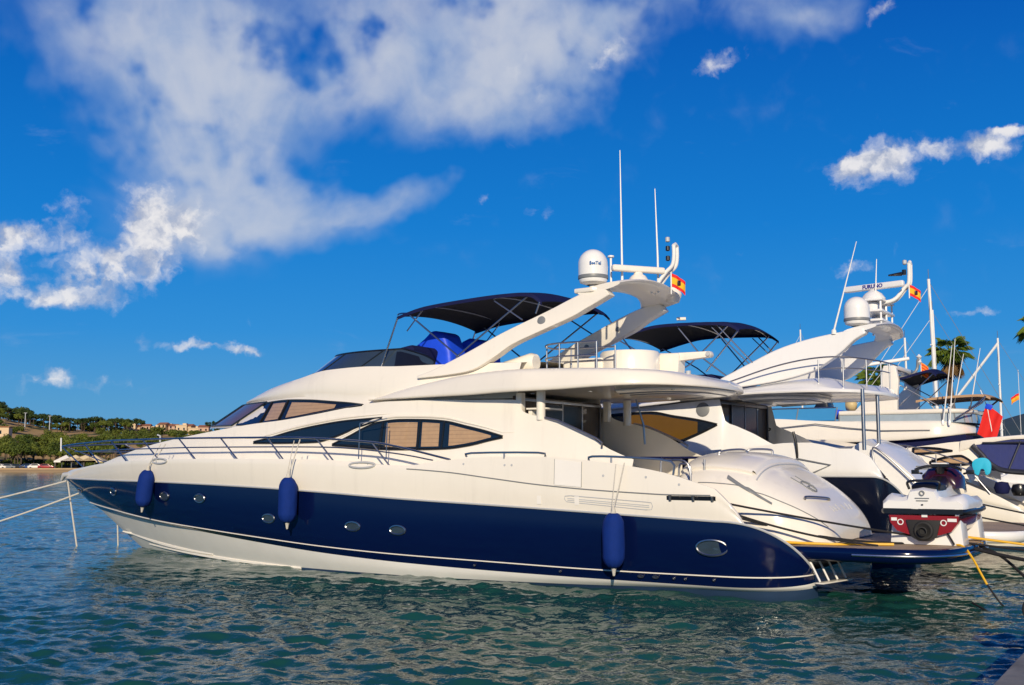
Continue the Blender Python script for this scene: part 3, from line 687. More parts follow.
def gar_q(u, z):
    lo, hi = .0, .5
    for _ in range(40):
        m_ = (lo+hi)/2
        if gar(u, m_)[2] < z: lo = m_
        else: hi = m_
    return lo
hd = MB(); rs = []
for j in (-1, 0, 1): rs.append([gar(u, gar_q(u, z+j*.030*(1-.5*k)), .012+.01*(j == 0)) for k, u, z in [(k, -.20-.80*k, 1.98-.44*k) for k in frange(0, 1, 24)]])
hd.grid(rs); hd.build('gas_vent', M['grey'], GA, 60)
LD = MB(); rs = []
uu = frange(.74, -.58, 26)
for off, e in ((.0, 0), (.045, .004), (.055, .02)): rs.append([gar(max(-.60+e*.8, .76-e*.5), q, off) for q in frange(.24+e, .76-e, 31)])
LD.grid([[gar(u, q, .055) for q in frange(.262, .738, 31)] for u in frange(.74, -.575, 26)])
LD.grid([[gar(u, q, o_) for u in frange(.74, -.575, 26)] for q, o_ in ((.262, .055), (.252, .045), (.247, -.01))])
LD.grid([[gar(u, 1-q, o_) for u in frange(.74, -.575, 26)] for q, o_ in ((.262, .055), (.252, .045), (.247, -.01))])
LD.grid([[gar(u, q, o_) for q in frange(.262, .738, 31)] for u, o_ in ((-.575, .055), (-.61, .04), (-.625, -.01))])
LD.build('garage_lid', M['white'], GA, 40, weld=True)
MB().tube([gar(-.66, q, .004) for q in frange(.23, .77, 40)], .014, 6).build('lid_gutter', M['lightgrey'], GA)
MB().tube(bez([gar(-1.38, .27, .01), gar(-1.40, .285, .06), gar(-1.50, .37, .06), gar(-1.55, .43, .06), gar(-1.54, .45, .01)], 5), .02, 8).build('grab_rail', M['chrome'], GA)
for q in (.40, .44): MB().tube([gar(u, q+.02*(-u-1.3), .004) for u in frange(-1.0, -1.35, 12)], .012, 6).build('hinge_strip', M['grey'], GA)
emb = MB(); pts = [gar(-1.25+.10*cos(a)*1.2, .425+.028*sin(a), .006) for a in frange(0, 2*pi, 25)[:-1]]; emb.tube(pts, .012, 6, True)
emb.tube([gar(-1.15, .425, .006), gar(-1.22, .44, .006), gar(-1.28, .41, .006), gar(-1.36, .425, .006)], .012, 6); emb.tube([gar(-1.25, .40, .006), gar(-1.25, .45, .006)], .01, 6)
emb.build('badge', M['grey'], GA)
lets = MB()
for k in range(6): lets.tube([gar(-1.60-.02*(k % 2), .40+.033*k, .006), gar(-1.68, .405+.033*k, .006), gar(-1.66, .418+.033*k, .006)], .005, 5)
lets.build('name_lettering', M['lightgrey'], GA)

# swimming platform
def plat(sc=0.0, n=60):
    o = []
    for i in range(n+1):
        a = -pi/2+pi*i/n
        o.append((-2.35-(1.50+sc)*abs(cos(a))**.62, (2.10+sc)*(1 if sin(a) > 0 else -1)*abs(sin(a))**.62))
    return [(-.35, -(2.10+sc))]+o+[(-.35, 2.10+sc)]
pm = MB(); ps = [(.885, -.05), (.885, 0), (.86, .03), (.80, .035), (.76, .03), (.70, 0), (.665, -.06), (.665, -.4)]
pm.grid([[(x, y, z) for x, y in plat(sc)] for z, sc in ps])
PL = pm.build('swim_platform', M['blue'], YA, 50)
tk = MB(); pp = plat(-.04); tk.add([(x, y, .888) for x, y in pp], [tuple(range(len(pp)))]); tk.build('teak_planking', M['teak'], PL)
MB().tube([(x, y, .785) for x, y in plat(.045)[1:-1]], .022, 8).build('steel_strip', M['bright'], PL)
un = MB(); pp = plat(-.06); un.add([(x, y, .664) for x, y in pp], [tuple(range(len(pp)))]); un.build('platform_underside', M['black'], PL)
ld = MB()
for v0 in (1.95, 1.67, 1.39, 1.11): ld.tube([(-1.62-.22*(1.95-v0), v0, .66), (-1.80-.22*(1.95-v0), v0+.06,   .33)], .017, 8)
ld.tube([(-1.62, 1.95, .65), (-1.83, 1.02, .65)], .022, 8); ld.build('swim_ladder', M['mast'], YA)
MB().box((-1.90, 1.58, .31), (.15, 1.0, .022), Matrix.Rotation(-.2, 3, 'Z')).build('ladder_step', M['white'], YA, bevel=.01)
for v in (.5, -.9):
    MB().prism([(-1.9, .05), (-2.5, .0), (-2.75, -.25), (-1.9, -.3)], v-.05, v+.05).build('trim_bracket', M['blue'], YA, bevel=.02)
MB().prism([(-.9, .75), (-1.25, .70), (-1.3, -.4), (-.9, -.4)], -1.7, 1.7).build('transom', M['black'], YA, bevel=.03)

# flying bridge
ws = MB(); N = 60; base = []; topl = []
for i in range(N+1):
    s = i/N
    if s < .42: u = 6.15+(8.25-6.15)*s/.42; v = 1.5
    else: a = (s-.42)/.58*pi/2; u = 8.25+2.0*sin(a); v = 1.5*max(0, cos(a))**.8
    h = .40*min(1, (s/.30))**.65; base.append((u, v*1.0, 4.20)); topl.append((u-.62*h/.4-.0, v*(1-.09*h/.4), 4.20+h))
rows = [[tuple(Vector(b).lerp(Vector(t), k)) for b, t in zip(base, topl)] for k in frange(0, 1, 5)]
rows = [r+[(x, -y, z) for x, y, z in r[::-1][1:]] for r in rows]
ws.grid(rows); FW = ws.build('fly_windscreen', M['smoke'], YA, 60)
fm = MB().tube(rows[-1], .022, 6).tube(rows[0], .02, 6)
for k in (24, 38, 60, 82, 96): fm.tube([r[k] for r in rows], .018, 6)
fm.build('screen_frame', M['black'], FW)
da = MB()
for sg in (1,): da.grid([[(u, sg*(1.515-.09*q), 4.20+q*(.36*min(1, (u-6.15)/.9)**.65)) for u in frange(6.2, 7.15, 10)] for q in (0, .5, .94)])
da.build('screen_panel', M['black'], FW)
MB().prism([(7.6, 4.1), (6.9, 4.1), (6.75, 4.6), (6.85, 4.68), (7.5, 4.58), (7.9, 4.30)], -1.35, 1.35).build('dash_cover', M['cloth'], YA, bevel=.08)
for v, s_k, zt, du in ((.15, 1.0, 5.08, 0), (-.75, .85, 4.98, -.35)):
    c_ = MB().prism([(7.55+du, 4.1), (7.62+du, 4.62), (7.15+du, 4.92), (6.98+du, zt), (6.62+du, zt-.06), (6.45+du, 4.6), (6.4+du, 4.1)], v-.34*s_k, v+.34*s_k)
    o = c_.build('seat_cover', M['royal'], YA, 60, bevel=.13, seg=4)
def vA(z): return 1.80-.40*min(1, max(0, (z-4)/1.2))
AOUT = [(6.36, 3.97), (5.98, 4.08), (5.28, 4.38), (4.48, 4.76), (3.73, 5.06), (2.98, 5.36), (2.63, 5.46), (2.30, 5.50)]
AIN = [(6.36, 3.92), (5.62, 3.96), (5.02, 4.04), (4.58, 4.27), (4.21, 4.51), (3.62, 4.74), (2.98, 4.98), (2.63, 5.16), (2.20, 5.36)]
def smooth2(P, n=4): return [(p.x, p.y) for p in bez([(a, b, 0) for a, b in P], n)]
ARA = make_arch(YA, smooth2(AOUT), smooth2(AIN), vA, .26, M['white'], (2.42, 5.50, 1.40, .16, .28, .72, .13))
for sg in (1, -1):
    MB().lathe([(.001, .012), (.07, .012), (.09, .004), (.09, -.01)], (3.62, sg*(vA(4.95)+.004), 4.95), 20, (0, sg, .12)).build('oval_badge', M['grey'], ARA)
    for u, z in ((4.1, 4.72), (3.3, 5.04)): MB().lathe([(.001, .012), (.045, .012), (.055, .0)], (u, sg*(vA(z)-.266), z), 14, (0, -sg, 0)).build('courtesy_light', M['grey'], ARA)
MB().plan([(3.0, 1.05), (2.95, 1.4), (2.55, 1.45), (2.3, 1.3), (2.35, 1.0), (2.7, .9)], 5.44, 5.53).build('dome_plinth', M['white'], ARA, bevel=.03)
dA = make_dome(YA, (2.66, 1.16, 5.64), .285, .66)
text_mesh('SeaTel', .085, 'dome_lettering', mat('sign_blue', (.02, .12, .35), .5), dA, Matrix.Translation((2.66, 1.16, 5.99)) @ Matrix.Rotation(R(216), 4, 'Z') @ Matrix.Translation((0, -.290, 0)) @ Matrix.Rotation(R(90), 4, 'X'), .004)
wh = MB().tube([(2.46, .3, 5.6), (2.46, .3, 6.1), (2.48, .3, 8.44)], [.028, .022, .008], 8).build('whip_antenna', M['mast'], YA)
MB().tube([(1.98, -.35, 5.6), (1.96, -.3, 6.3), (2.0, -.3, 7.72)], [.026, .02, .008], 8).build('whip_antenna', M['mast'], YA)
MB().tube([(2.68, .35, 5.6), (2.68, .35, 6.26)], .022, 8).lathe([(.02, 0), (.065, .02), (.065, .05), (.001, .055)], (2.68, .35, 6.26), 14).build('gps_antenna', M['mast'], YA)
rd = MB().lathe([(.26, 0), (.27, .06), (.20, .14), (.15, .22), (.10, .25), (.08, .30), (.001, .31)], (2.18, .15, 5.66), 24).build('radar_scanner', M['white'], YA, 40)
MB().box((2.18, .15, 6.02), (.14, 1.15, .13), Matrix.Rotation(R(-38), 3, 'Z')).build('scanner_bar', M['white'], rd, bevel=.05, seg=3)
mm = MB()
for dv in (0, -.16): mm.tube(bez([(2.1, -.25+dv, 5.6), (1.80, -.3+dv, 5.98), (1.66, -.32+dv, 6.12), (1.62, -.32+dv, 6.3), (1.62, -.32+dv, 6.52)], 6), .038, 10)
mm.tube([(1.62, -.32, 6.52), (1.62, -.40, 6.56), (1.62, -.48, 6.52)], .038, 10)
LMA = mm.build('light_mast', M['mast'], YA)
for z in (6.22, 6.42, 6.6): MB().lathe([(.03, 0), (.045, .01), (.045, .09), (.03, .1), (.001, .1)], (1.74, -.3, z), 12).build('navigation_light', M['black'] if z < 6.5 else M['lightgrey'], LMA)
MB().lathe([(.001, -.2), (.13, -.16), (.19, 0), (.15, .14), (.001, .2)], (2.0, -1.12, 5.66), 20).build('sound_housing', M['white'], ARA)
MB().tube([(2.05, -1.42, 5.2), (1.88, -1.50, 5.2)], .035, 8).build('horn', M['white'], ARA)
# canopy over the helm
def sym(p, dv=0): return (p[0], -p[1], p[2])
nearA = [(7.12, 1.48, 5.27), (6.41, 1.52, 5.42), (5.27, 1.55, 5.50), (4.4, 1.55, 5.53), (3.85, 1.52, 5.50), (3.62, 1.47, 5.32)]
frA = []
for sg in (1, -1):
    y = 1.48*sg
    frA += [([(7.10, y, 5.24), (7.55, y, 4.15)], .018), ([(6.85, y, 5.33), (5.55, y, 4.35)], .018), ([(3.95, y, 5.44), (5.62, y, 4.34)], .018), ([(4.7, y, 5.42), (4.05, y, 5.0)], .016), ([(6.45, y, 5.37), (6.85, y, 4.95)], .014),
            ([(3.66, y, 5.32), (2.75, y, 4.12) if sg < 0 else (3.75, y, 5.1)], .016)]
for u, z in ((7.08, 5.31), (6.45, 5.40), (4.7, 5.46), (3.9, 5.46)): frA.append(([(u, 1.5*cos(a), z-.01+.12*sin(a)) for a in frange(0, pi, 15)], .016))
make_bimini(YA, nearA, [sym(p) for p in nearA], M['cloth'], M['cloth_in'], frA)
# stair rail, wet bar, crane and pads on the upper deck
rl = MB()
for zz in (4.50, 4.24): rl.tube(bez([(2.5, 1.35, zz), (3.1, 1.35, zz+.01), (3.5, 1.33, zz), (3.72, 1.15, zz-.02), (3.74, .8, zz-.03), (3.5, .62, zz-.03), (2.9, .58, zz-.03), (2.5, .56, zz-.03)], 6), .017, 8)
for u, v in ((2.5, 1.35), (2.9, 1.35), (3.3, 1.35), (3.72, 1.1), (3.45, .6), (2.9, .58), (2.5, .56)): rl.tube([(u, v, 3.97), (u, v, 4.5)], .017, 8)
rl.build('stair_rail', M['chrome'], YA)
WB = MB().lathe([(.60, 0), (.60, .42), (.57, .46), (.2, .47), (.001, .47)], (2.62, -.35, 3.98), 40).build('wet_bar', M['white'], YA, 40)
MB().prism([(3.9, 3.98), (3.0, 3.98), (3.0, 4.32), (3.75, 4.32), (3.9, 4.25)], -1.1, .15).build('bench', M['white'], YA, bevel=.06, seg=3)
CR = MB().prism([(2.2, 3.98), (1.75, 3.98), (1.72, 4.42), (2.15, 4.42)], -1.1, -.72).build('deck_crane', M['white'], YA, bevel=.05, seg=3)
MB().prism([(2.3, 4.30), (1.75, 4.26), (1.1, 4.31), (1.07, 4.36), (1.1, 4.43), (1.9, 4.43), (2.3, 4.44)], -1.0, -.8).build('crane_arm', M['white'], CR, bevel=.03)
MB().lathe([(.001, .02), (.04, .02), (.05, 0)], (1.13, -.79, 4.37), 14, (0, 1, 0)).build('crane_sheave', M['lightgrey'], CR)
MB().tube([(4.9, 1.2, 4.06), (4.5, 1.2, 4.10), (3.98, 1.2, 4.18), (3.9, 1.2, 4.18)], [.10, .15, .19, .16], 18).build('sun_pad', M['white'], YA, 60)
MB().tube([(.85, .9, 3.76), (.85, .9, 3.9)], .05, 12).build('stern_light', M['lightgrey'], YA)

# guard rail round the foredeck
RT = [(19.74, .06, 2.68), (19.3, .25, 2.70), (18.6, .48, 2.73), (17.68, .80, 2.75), (16.12, 1.32, 2.78), (14.5, 1.80, 2.78), (12.81, 2.15, 2.78), (11.26, 2.38, 2.77), (8.75, 2.58, 2.74), (6.98, 2.62, 2.64), (6.28, 2.62, 2.55), (5.66, 2.62, 2.43), (4.95, 2.62, 2.28)]
RM = [(18.9, .28, 2.53), (17.6, .80, 2.53), (16.0, 1.33, 2.55), (14.01, 1.9, 2.56), (11.97, 2.28, 2.57), (8.74, 2.58, 2.55), (7.38, 2.62, 2.51), (6.13, 2.62, 2.39), (5.35, 2.62, 2.27)]
ST = [((18.2, .54, 2.12), (19.72, .08, 2.67)), ((16.89, 1.05, 2.2), (18.03, .66, 2.73)), ((15.22, 1.59, 2.25), (16.16, 1.31, 2.77)), ((13.61, 1.99, 2.28), (14.42, 1.81, 2.78)), ((12.11, 2.26, 2.29), (12.81, 2.15, 2.78)), ((10.64, 2.45, 2.3), (11.24, 2.38, 2.77)), ((9.21, 2.56, 2.29), (9.72, 2.52, 2.75)), ((7.83, 2.6, 2.27), (8.28, 2.6, 2.71)), ((6.37, 2.62, 2.15), (6.83, 2.62, 2.62))]
for sg in (1, -1):
    f = lambda p: (p[0], sg*p[1], p[2])
    g = MB().tube(bez([f(p) for p in RT], 6), .021, 8); g.tube(bez([f(p) for p in RM], 6), .014, 8)
    for a, b in ST: g.tube([f(a), f(b)], .017, 8)
    if sg == 1: g.tube([(19.74, .06, 2.68), (19.78, 0, 2.68), (19.74, -.06, 2.68)], .021, 8)
    g.build('guard_rail', M['chrome'], YA)
MB().tube([(19.86, 0, 2.55), (19.88, 0, 2.92)], .02, 8).build('jack_staff', M['mast'], YA)
gt = MB()
for u in (7.42, 6.72): gt.tube([(u, 2.3, 2.3), (u-.02, 2.3, 3.02)], .012, 6)
gt.tube([(7.40, 2.3, 3.02), (6.70, 2.3, 3.10)], .010, 6); gt.build('boarding_gate', M['chrome'], YA)
for pts in ([(4.55, 2.66, 2.33), (4.44, 2.68, 2.40), (3.0, 2.68, 2.40), (2.87, 2.66, 2.33)], [(2.01, 2.64, 2.26), (1.93, 2.66, 2.33), (1.2, 2.66, 2.31), (.47, 2.62, 2.24), (.44, 2.62, 2.0)]):
    MB().tube(bez(pts, 3), .02, 8).tube([tuple((Vector(pts[1])+Vector(pts[2]))/2), tuple((Vector(pts[1])+Vector(pts[2]))/2-Vector((0, 0, .1)))], .018, 8).build('grab_rail', M['chrome'], YA)
MB().tube([(19.4, .0, 1.93), (19.68, .0, 1.90), (19.78, 0, 1.76)], [.06, .07, .04], 10).build('anchor', M['lightgrey'], YA)
MB().tube([(15.2, .6, 2.75), (15.2, .6, 2.9), (15.3, .6, 2.93)], .022, 8).build('search_light', M['lightgrey'], YA)
# ------------------------------------------------------------------ the white yacht with the black blue hull, next along the quay
YB = thing('motor_yacht', 'white motor yacht with a black hull and amber side window, behind the blue hulled one', 'yacht', berth(6.6), RZ)
HULL_B = dict(
 sheer=Line([(-1.15, 2.36), (-.95, 2.52), (-.4, 2.53), (-.07, 2.66), (.5, 2.66), (1.4, 2.58), (2.9, 2.47), (4.2, 2.33), (8, 2.36), (14, 2.34), (19.5, 2.05)], 2.6, 6.5, 19.5, 2.4),
 crease=Line([(-1.15, 2.1), (8, 2.15), (14, 2.2), (19.55, 1.96)], 2.63, 6.4, 19.55, 2.35),
 blue=Line([(-1.15, 1.935), (8, 1.95), (19.6, 1.84)], 2.6, 6.2, 19.6, 2.2),
 knuckle=Line([(-1.15, .40), (6, .5), (14, .87), (18.55, 1.17)], 2.52, 6, 18.55, 2.2),
 white=Line([(-1.15, .25), (6, .33), (14, .79), (18.1, .99)], 2.48, 5.8, 18.1, 2.1),
 boot=Line([(-1.15, .15), (16.45, .06)], 2.4, 5.2, 16.45, 2.0),
 water=Line([(-1.15, 0), (16.35, 0)], 2.35, 5.5, 16.35, 2.1),
 keel=Line([(-1.15, -.7), (14.8, -.7)], 1.8, 4, 14.8, 1.8))
HB, BB, rwB = make_hull(YB, HULL_B, -1.15, .75, [M['navy'], M['white_cool'], M['white'], M['white_cool']], dict(sheer=1.3, crease=1.25, blue=1.0, knuckle=.45, white=.3, boot=.2, water=.08, keel=-.5), 1.75, 2.2)
HOUSE_B = dict(base=Line([(.9, 2.3), (18.1, 2.1)], 2.0, 6, 18.1, 2.6),
 shoulder=Line([(1.1, 2.62), (1.2, 2.66), (1.6, 2.88), (2.0, 3.06), (2.3, 3.2), (2.42, 3.7), (3, 3.67), (4.5, 3.55), (7, 3.48), (9, 3.26), (11, 3.08), (14, 2.79), (16, 2.54), (18.05, 2.2)], 1.85, 6, 18.05, 2.6),
 sill=HOUSE_A['sill'], brow=HOUSE_A['brow'], roof=HOUSE_A['roof'], mat='white_cool')
lowB = Sheet([HOUSE_B['base'], HOUSE_B['shoulder']])
DB = make_house(YB, HOUSE_B, ulow=1.1)
add_window(DB, lowB, [(7.5, 2.85), (6.5, 3.2), (5.6, 3.37), (4.73, 3.43), (4.15, 3.44), (3.59, 3.34), (2.98, 3.24), (2.47, 3.12)], [(7.5, 2.80), (6.4, 2.55), (5, 2.48), (4.2, 2.52), (3.43, 2.70), (2.9, 2.9), (2.47, 3.10)], [(2.95, 7.1)], [], blind='yellowblind')
make_upper(YB, HOUSE_B, M['white_cool'])
MB().lathe([(.001, .012), (.15, .012), (.17, 0)], (2.83, 1.885, 3.47), 20, (0, 1, .1)).build('vent_plate', M['grey'], DB)
BK = MB().box((2.55, 0, 2.75), (.06, 3.6, 1.95)).build('saloon_door', M['curtain'], YB, bevel=.01)
dm = MB()
for v in (-1.72, -.9, 0, .9, 1.72): dm.box((2.5, v, 2.75), (.05, .06, 1.9))
dm.box((2.5, 0, 3.65), (.05, 3.5, .06)).box((2.5, 0, 1.82), (.05, 3.5, .06)); dm.build('door_frame', M['dark_metal'], BK, bevel=.006)
MB().box((2.49, .45, 2.7), (.012, .8, 1.8)).box((2.49, -.45, 2.7), (.012, .8, 1.8)).build('door_glass', M['door'], BK)
ring_deck(YB, 'flybridge_deck', [(-1.2, 3.80), (-1.0, 3.93), (-.35, 4.03), (.22, 4.16), (2.1, 3.97), (4.3, 3.68), (7, 3.55)], [(-1.2, 3.73), (-.58, 3.76), (1.07, 3.77), (2.18, 3.73), (4.3, 3.57), (7, 3.45)], lambda u: 1.84+.45*max(0, min(1, (6.5-u)/3.6)), 7.0, .55, -1.12, M['white_cool'], mun=M['white_cool'], wedge=True)
BOUT = [(2.55, 4.2), (1.84, 4.54), (1.18, 4.84), (.52, 5.03), (-.16, 5.15), (-.80, 5.23)]
BIN = [(2.5, 3.95), (1.25, 4.08), (.4, 4.27), (.1, 4.42), (-.31, 4.70), (-.61, 4.97), (-.86, 5.10)]
ARB = make_arch(YB, smooth2(BOUT), smooth2(BIN), lambda z: 1.55-.2*min(1, max(0, (z-4)/1.3)), .26, M['white_cool'], (-.72, 5.22, 1.33, .12, .22, .6, .12))
make_dome(YB, (-.62, 1.15, 5.33), .285, .64)
mb = MB()
mb.tube([(-.72, -.15, 5.3), (-.72, -.15, 6.0)], .17, 20).tube([(-.72, -.65, 5.3), (-.72, -.65, 5.75)], .15, 18).build
RKB = MB()
for z in (5.50, 5.72, 5.98): RKB.plan([(-.45, .35), (-.45, -.9), (-1.0, -.9), (-1.0, .35)], z, z+.05)
for u in (-.5, -.95):
    for v in (.28, -.25, -.82): RKB.tube([(u, v, 5.28), (u, v, 6.0)], .025, 8)
RKB = RKB.build('instrument_rack', M['white_cool'], YB, bevel=.01)
for v, h in ((-.6, 5.54), (-.6, 5.77), (.05, 5.77)): MB().lathe([(.15, 0), (.17, .03), (.17, .13), (.12, .19), (.001, .2)], (-.72, v, h), 20).build('small_dome', M['white_cool'], RKB)
rd = MB().lathe([(.26, 0), (.28, .05), (.2, .16), (.14, .2), (.06, .26), (.001, .27)], (-.7, -.1, 6.03), 24).build('radar_scanner', M['white_cool'], YB, 40)
SBT = Matrix.Translation((-.72, -.1, 6.36)) @ Matrix.Rotation(R(-14), 4, 'Z')
MB().box((0, 0, 0), (1.5, .13, .15)).build('scanner_bar', M['white_cool'], rd, bevel=.05, seg=3)
sb = rd.children[0]; sb.data.transform(SBT)
tx = text_mesh('FURUNO', .125, 'scanner_lettering', mat('deep_blue_paint', (.01, .015, .25), .5), rd, SBT @ Matrix.Translation((0, .07, 0)) @ Matrix.Rotation(R(180), 4, 'Z') @ Matrix.Rotation(R(90), 4, 'X'), .003)
LM = MB()
for dv in (0, -.14): LM.tube(bez([(-.7, -.1+dv, 5.95), (-1.15, -.15+dv, 6.02), (-1.4, -.2+dv, 6.3), (-1.5, -.2+dv, 6.42), (-1.52, -.2+dv, 6.85)], 6), .045, 10)
LM.tube([(-1.52, -.2, 6.85), (-1.52, -.27, 6.9), (-1.52, -.34, 6.85)], .045, 10); LM = LM.build('light_mast', M['mast'], YB)
MB().tube([(-1.40, -.2, 6.6), (-1.40, -.2, 6.72)], .05, 10).tube([(-1.35, -.2, 6.63), (-1.05, -.15, 6.61)], [.05, .02], 8).build('loud_hailer', M['black'], LM)
MB().lathe([(.03, 0), (.05, .02), (.05, .1), (.001, .12)], (-1.42, -.2, 6.84), 12).build('navigation_light', M['lightgrey'], LM)
MB().lathe([(.06, 0), (.05, .1), (.02, .12)], (-.15, 1.36, 5.12), 10).tube([(-.15, 1.36, 5.2), (-.72, 1.36, 7.2)], [.022, .008], 8).build('whip_antenna', M['mast'], YB)
MB().tube([(-.78, 0, 6.2), (-.83, 0, 7.0)], [.018, .008], 8).build('whip_antenna', M['mast'], YB)
nearB = [(5.4, 1.5, 5.32), (4.6, 1.52, 5.52), (4.01, 1.54, 5.60), (2.9, 1.55, 5.58), (2.3, 1.5, 5.52), (2.05, 1.46, 5.36)]
frB = []
for sg in (1, -1):
    y = 1.45*sg
    frB += [([(5.3, y, 5.34), (4.3, y, 4.75), (3.2, y, 3.9)], .018), ([(3.6, y, 5.5), (2.95, y, 4.7), (2.3, y, 4.2)], .018), ([(2.3, y, 5.5), (3.3, y, 4.6), (4.4, y, 4.0)], .018), ([(2.6, y, 5.5), (1.6, y, 4.4)], .016), ([(2.75, y, 5.47), (1.75, y, 4.45)], .014), ([(2.08, y, 5.34), (2.9, y, 4.4)], .018)]
for u, z in ((5.35, 5.33), (3.6, 5.54), (2.4, 5.5)): frB.append(([(u, 1.5*cos(a), z-.01+.12*sin(a)) for a in frange(0, pi, 15)], .016))
make_bimini(YB, nearB, [sym(p) for p in nearB], M['cloth'], M['cloth_in'], frB)
MB().prism([(5.2, 4.0), (2.7, 4.0), (2.6, 4.28), (2.9, 4.36), (5.2, 4.34)], -1.4, 1.2).build('sun_cover', M['cloth'], YB, bevel=.08)
r = MB().tube(bez([(2.3, 1.75, 4.08), (1.18, 1.78, 4.40), (.3, 1.8, 4.55), (-.42, 1.7, 4.57), (-1.0, 1.2, 4.5), (-1.1, .3, 4.5), (-1.1, -.5, 4.5)], 6), .018, 8).tube(bez([(.1, 1.8, 4.3), (-.42, 1.7, 4.32), (-1.0, 1.2, 4.28), (-1.1, .3, 4.28)], 6), .014, 8)
for u, v in ((.1, 1.8), (-.42, 1.7), (-.85, 1.4), (-1.05, .9), (-1.1, .3)): r.tube([(u, v, 3.9), (u, v, 4.52)], .017, 8)
r.build('fly_rail', M['chrome'], YB)
for u, v in ((-.90, 2.0),): MB().tube([(u, v, 2.5), (u, v, 3.82)], .042, 12).build('deck_post', M['chrome'], YB)
MB().tube([(-.95, .9, 2.2), (-.95, .9, 3.82)], .042, 12).build('deck_post', M['chrome'], YB)
MB().tube([(.38, 2.6, 2.25), (.38, 2.66, 2.62), (.44, 2.66, 2.9)], .03, 8).build('flag_socket', M['black'], YB)
hb = MB(); pts = [(.98, 2.21), (.34, 2.31), (-.35, 2.18), (.09, 1.99), (.98, 1.98)]
hb.tube([(u, 2.655, z) for u, z in pts], .016, 6, True); hb.build('boarding_hatch', M['grey'], BB)
# sloping stern with its steps and the bathing platform
gb = MB()
prof = [(.2, 1.8), (-.55, 2.70), (-.85, 2.72), (-1.2, 2.55), (-1.75, 2.05), (-2.05, 1.60), (-2.2, 1.1), (-2.25, .85)]
def gbz(v): return 1-.06*abs(v/1.5)**2.5
gb.grid([[(u, v, .85+(z-.85)*gbz(v)) for u, z in [(p.x, p.z) for p in bez([(a, 0, b) for a, b in prof], 5)]] for v in frange(-1.5, 1.5, 15)])
for v in (-1.5, 1.5): 
    P_ = [(p.x, v, .85+(p.z-.85)*gbz(v)) for p in bez([(a, 0, b) for a, b in prof], 5)]; gb.add(P_+[(.2, v, .85)], [tuple(range(len(P_)+1))])
SG = gb.build('stern_garage', M['white_cool'], YB, 40, weld=True)
for k in range(5):
    MB().box((-1.0-.22*k, 1.82, 1.95-.24*k), (.3, .55, .05)).build('stern_step', M['white_cool'], YB, bevel=.015)
for k in range(3): MB().tube([(-1.25-.13*k, 2.30, 2.02-.16*k), (-1.38-.13*k, 2.34, 1.90-.16*k)], [.07, .05], 10).build('stern_cleat', M['black'], YB)
MB().prism([(-.6, 2.3), (-.9, 2.25), (-2.1, .95), (-1.4, .9)], 2.08, 2.2).build('stern_wing', M['navy'], YB, bevel=.03)
MB().tube(bez([(-1.0, 1.62, 2.2), (-1.05, 1.62, 2.55), (-1.9, 1.62, 1.75), (-2.0, 1.62, 1.4)], 5), .02, 8).build('stern_rail', M['chrome'], YB)
nl = MB()
for k in range(7): 
    v = .55-.16*k; nl.tube([(-1.66, v, 2.155), (-1.74, v-.03, 2.085), (-1.72, v-.09, 2.10), (-1.66, v-.08, 2.155)], .012, 5)
nl.build('name_lettering', M['grey'], SG)
def platB(sc=0):
    o = []
    for i in range(41):
        a = -pi/2+pi*i/40; o.append((-2.7-(1.35+sc)*abs(cos(a))**.6, (2.15+sc)*(1 if sin(a) > 0 else -1)*abs(sin(a))**.6))
    return [(-1.6, -(2.15+sc))]+o+[(-1.6, 2.15+sc)]
pm = MB().grid([[(x, y, z) for x, y in platB(sc)] for z, sc in ((.84, -.05), (.84, 0), (.80, .03), (.70, .03), (.62, -.02), (.60, -.08), (.60, -.4))])
PB = pm.build('swim_platform', M['white_cool'], YB, 50)
tk = MB(); pp = platB(-.05); tk.add([(x, y, .843) for x, y in pp], [tuple(range(len(pp)))]); tk.build('teak_planking', M['teak'], PB)
MB().prism([(-1.1, .7), (-1.7, .66), (-1.8, -.4), (-1.1, -.4)], -1.8, 1.8).build('transom', M['navy'], YB, bevel=.03)
for z in (1.62, 1.58): MB().tube([(.5, 2.60, z), (-1.3, 2.52, z-.06)], .008, 6).build('hull_stripe', M['lightgrey'], HB)

# ------------------------------------------------------------------ the white flybridge yacht with navy band, third along the quay
YC = thing('motor_yacht', 'cream flybridge yacht with navy side band and tan sun awning, flying a big red flag', 'yacht', berth(19), RZ)
hc = dict(
 sheer=Line([(-.6, 2.3), (2, 2.35), (8, 2.4), (16, 2.2)], 2.3, 4, 16.2, 2.3), crease=Line([(-.6, 2.05), (16.2, 2.05)], 2.33, 4, 16.2, 2.3), blue=Line([(-.6, 1.9), (16.2, 1.95)], 2.3, 4, 16.25, 2.3),
 knuckle=Line([(-.6, .5), (15.4, 1.1)], 2.25, 4, 15.4, 2.2), white=Line([(-.6, .4), (15.1, .95)], 2.2, 4, 15.1, 2.2), boot=Line([(-.6, .15), (14, .1)], 2.1, 4, 14, 2), water=Line([(-.6, 0), (13.8, 0)], 2.05, 4, 13.8, 2), keel=Line([(-.6, -.6), (12.6, -.6)], 1.5, 4, 12.6, 2))
make_hull(YC, hc, -.6, .7, [M['white'], M['white'], M['white'], M['teak']], dict(sheer=1.3, crease=1.25, blue=1.1, knuckle=.6, white=.45, boot=.2, water=.05, keel=-.5), 1.7, 1.0)
MB().prism([(1.5, 2.2), (11.5, 2.3), (10.2, 3.35), (1.5, 3.1)], -2.0, 2.0).build('deckhouse', M['white'], YC, bevel=.15, seg=4)
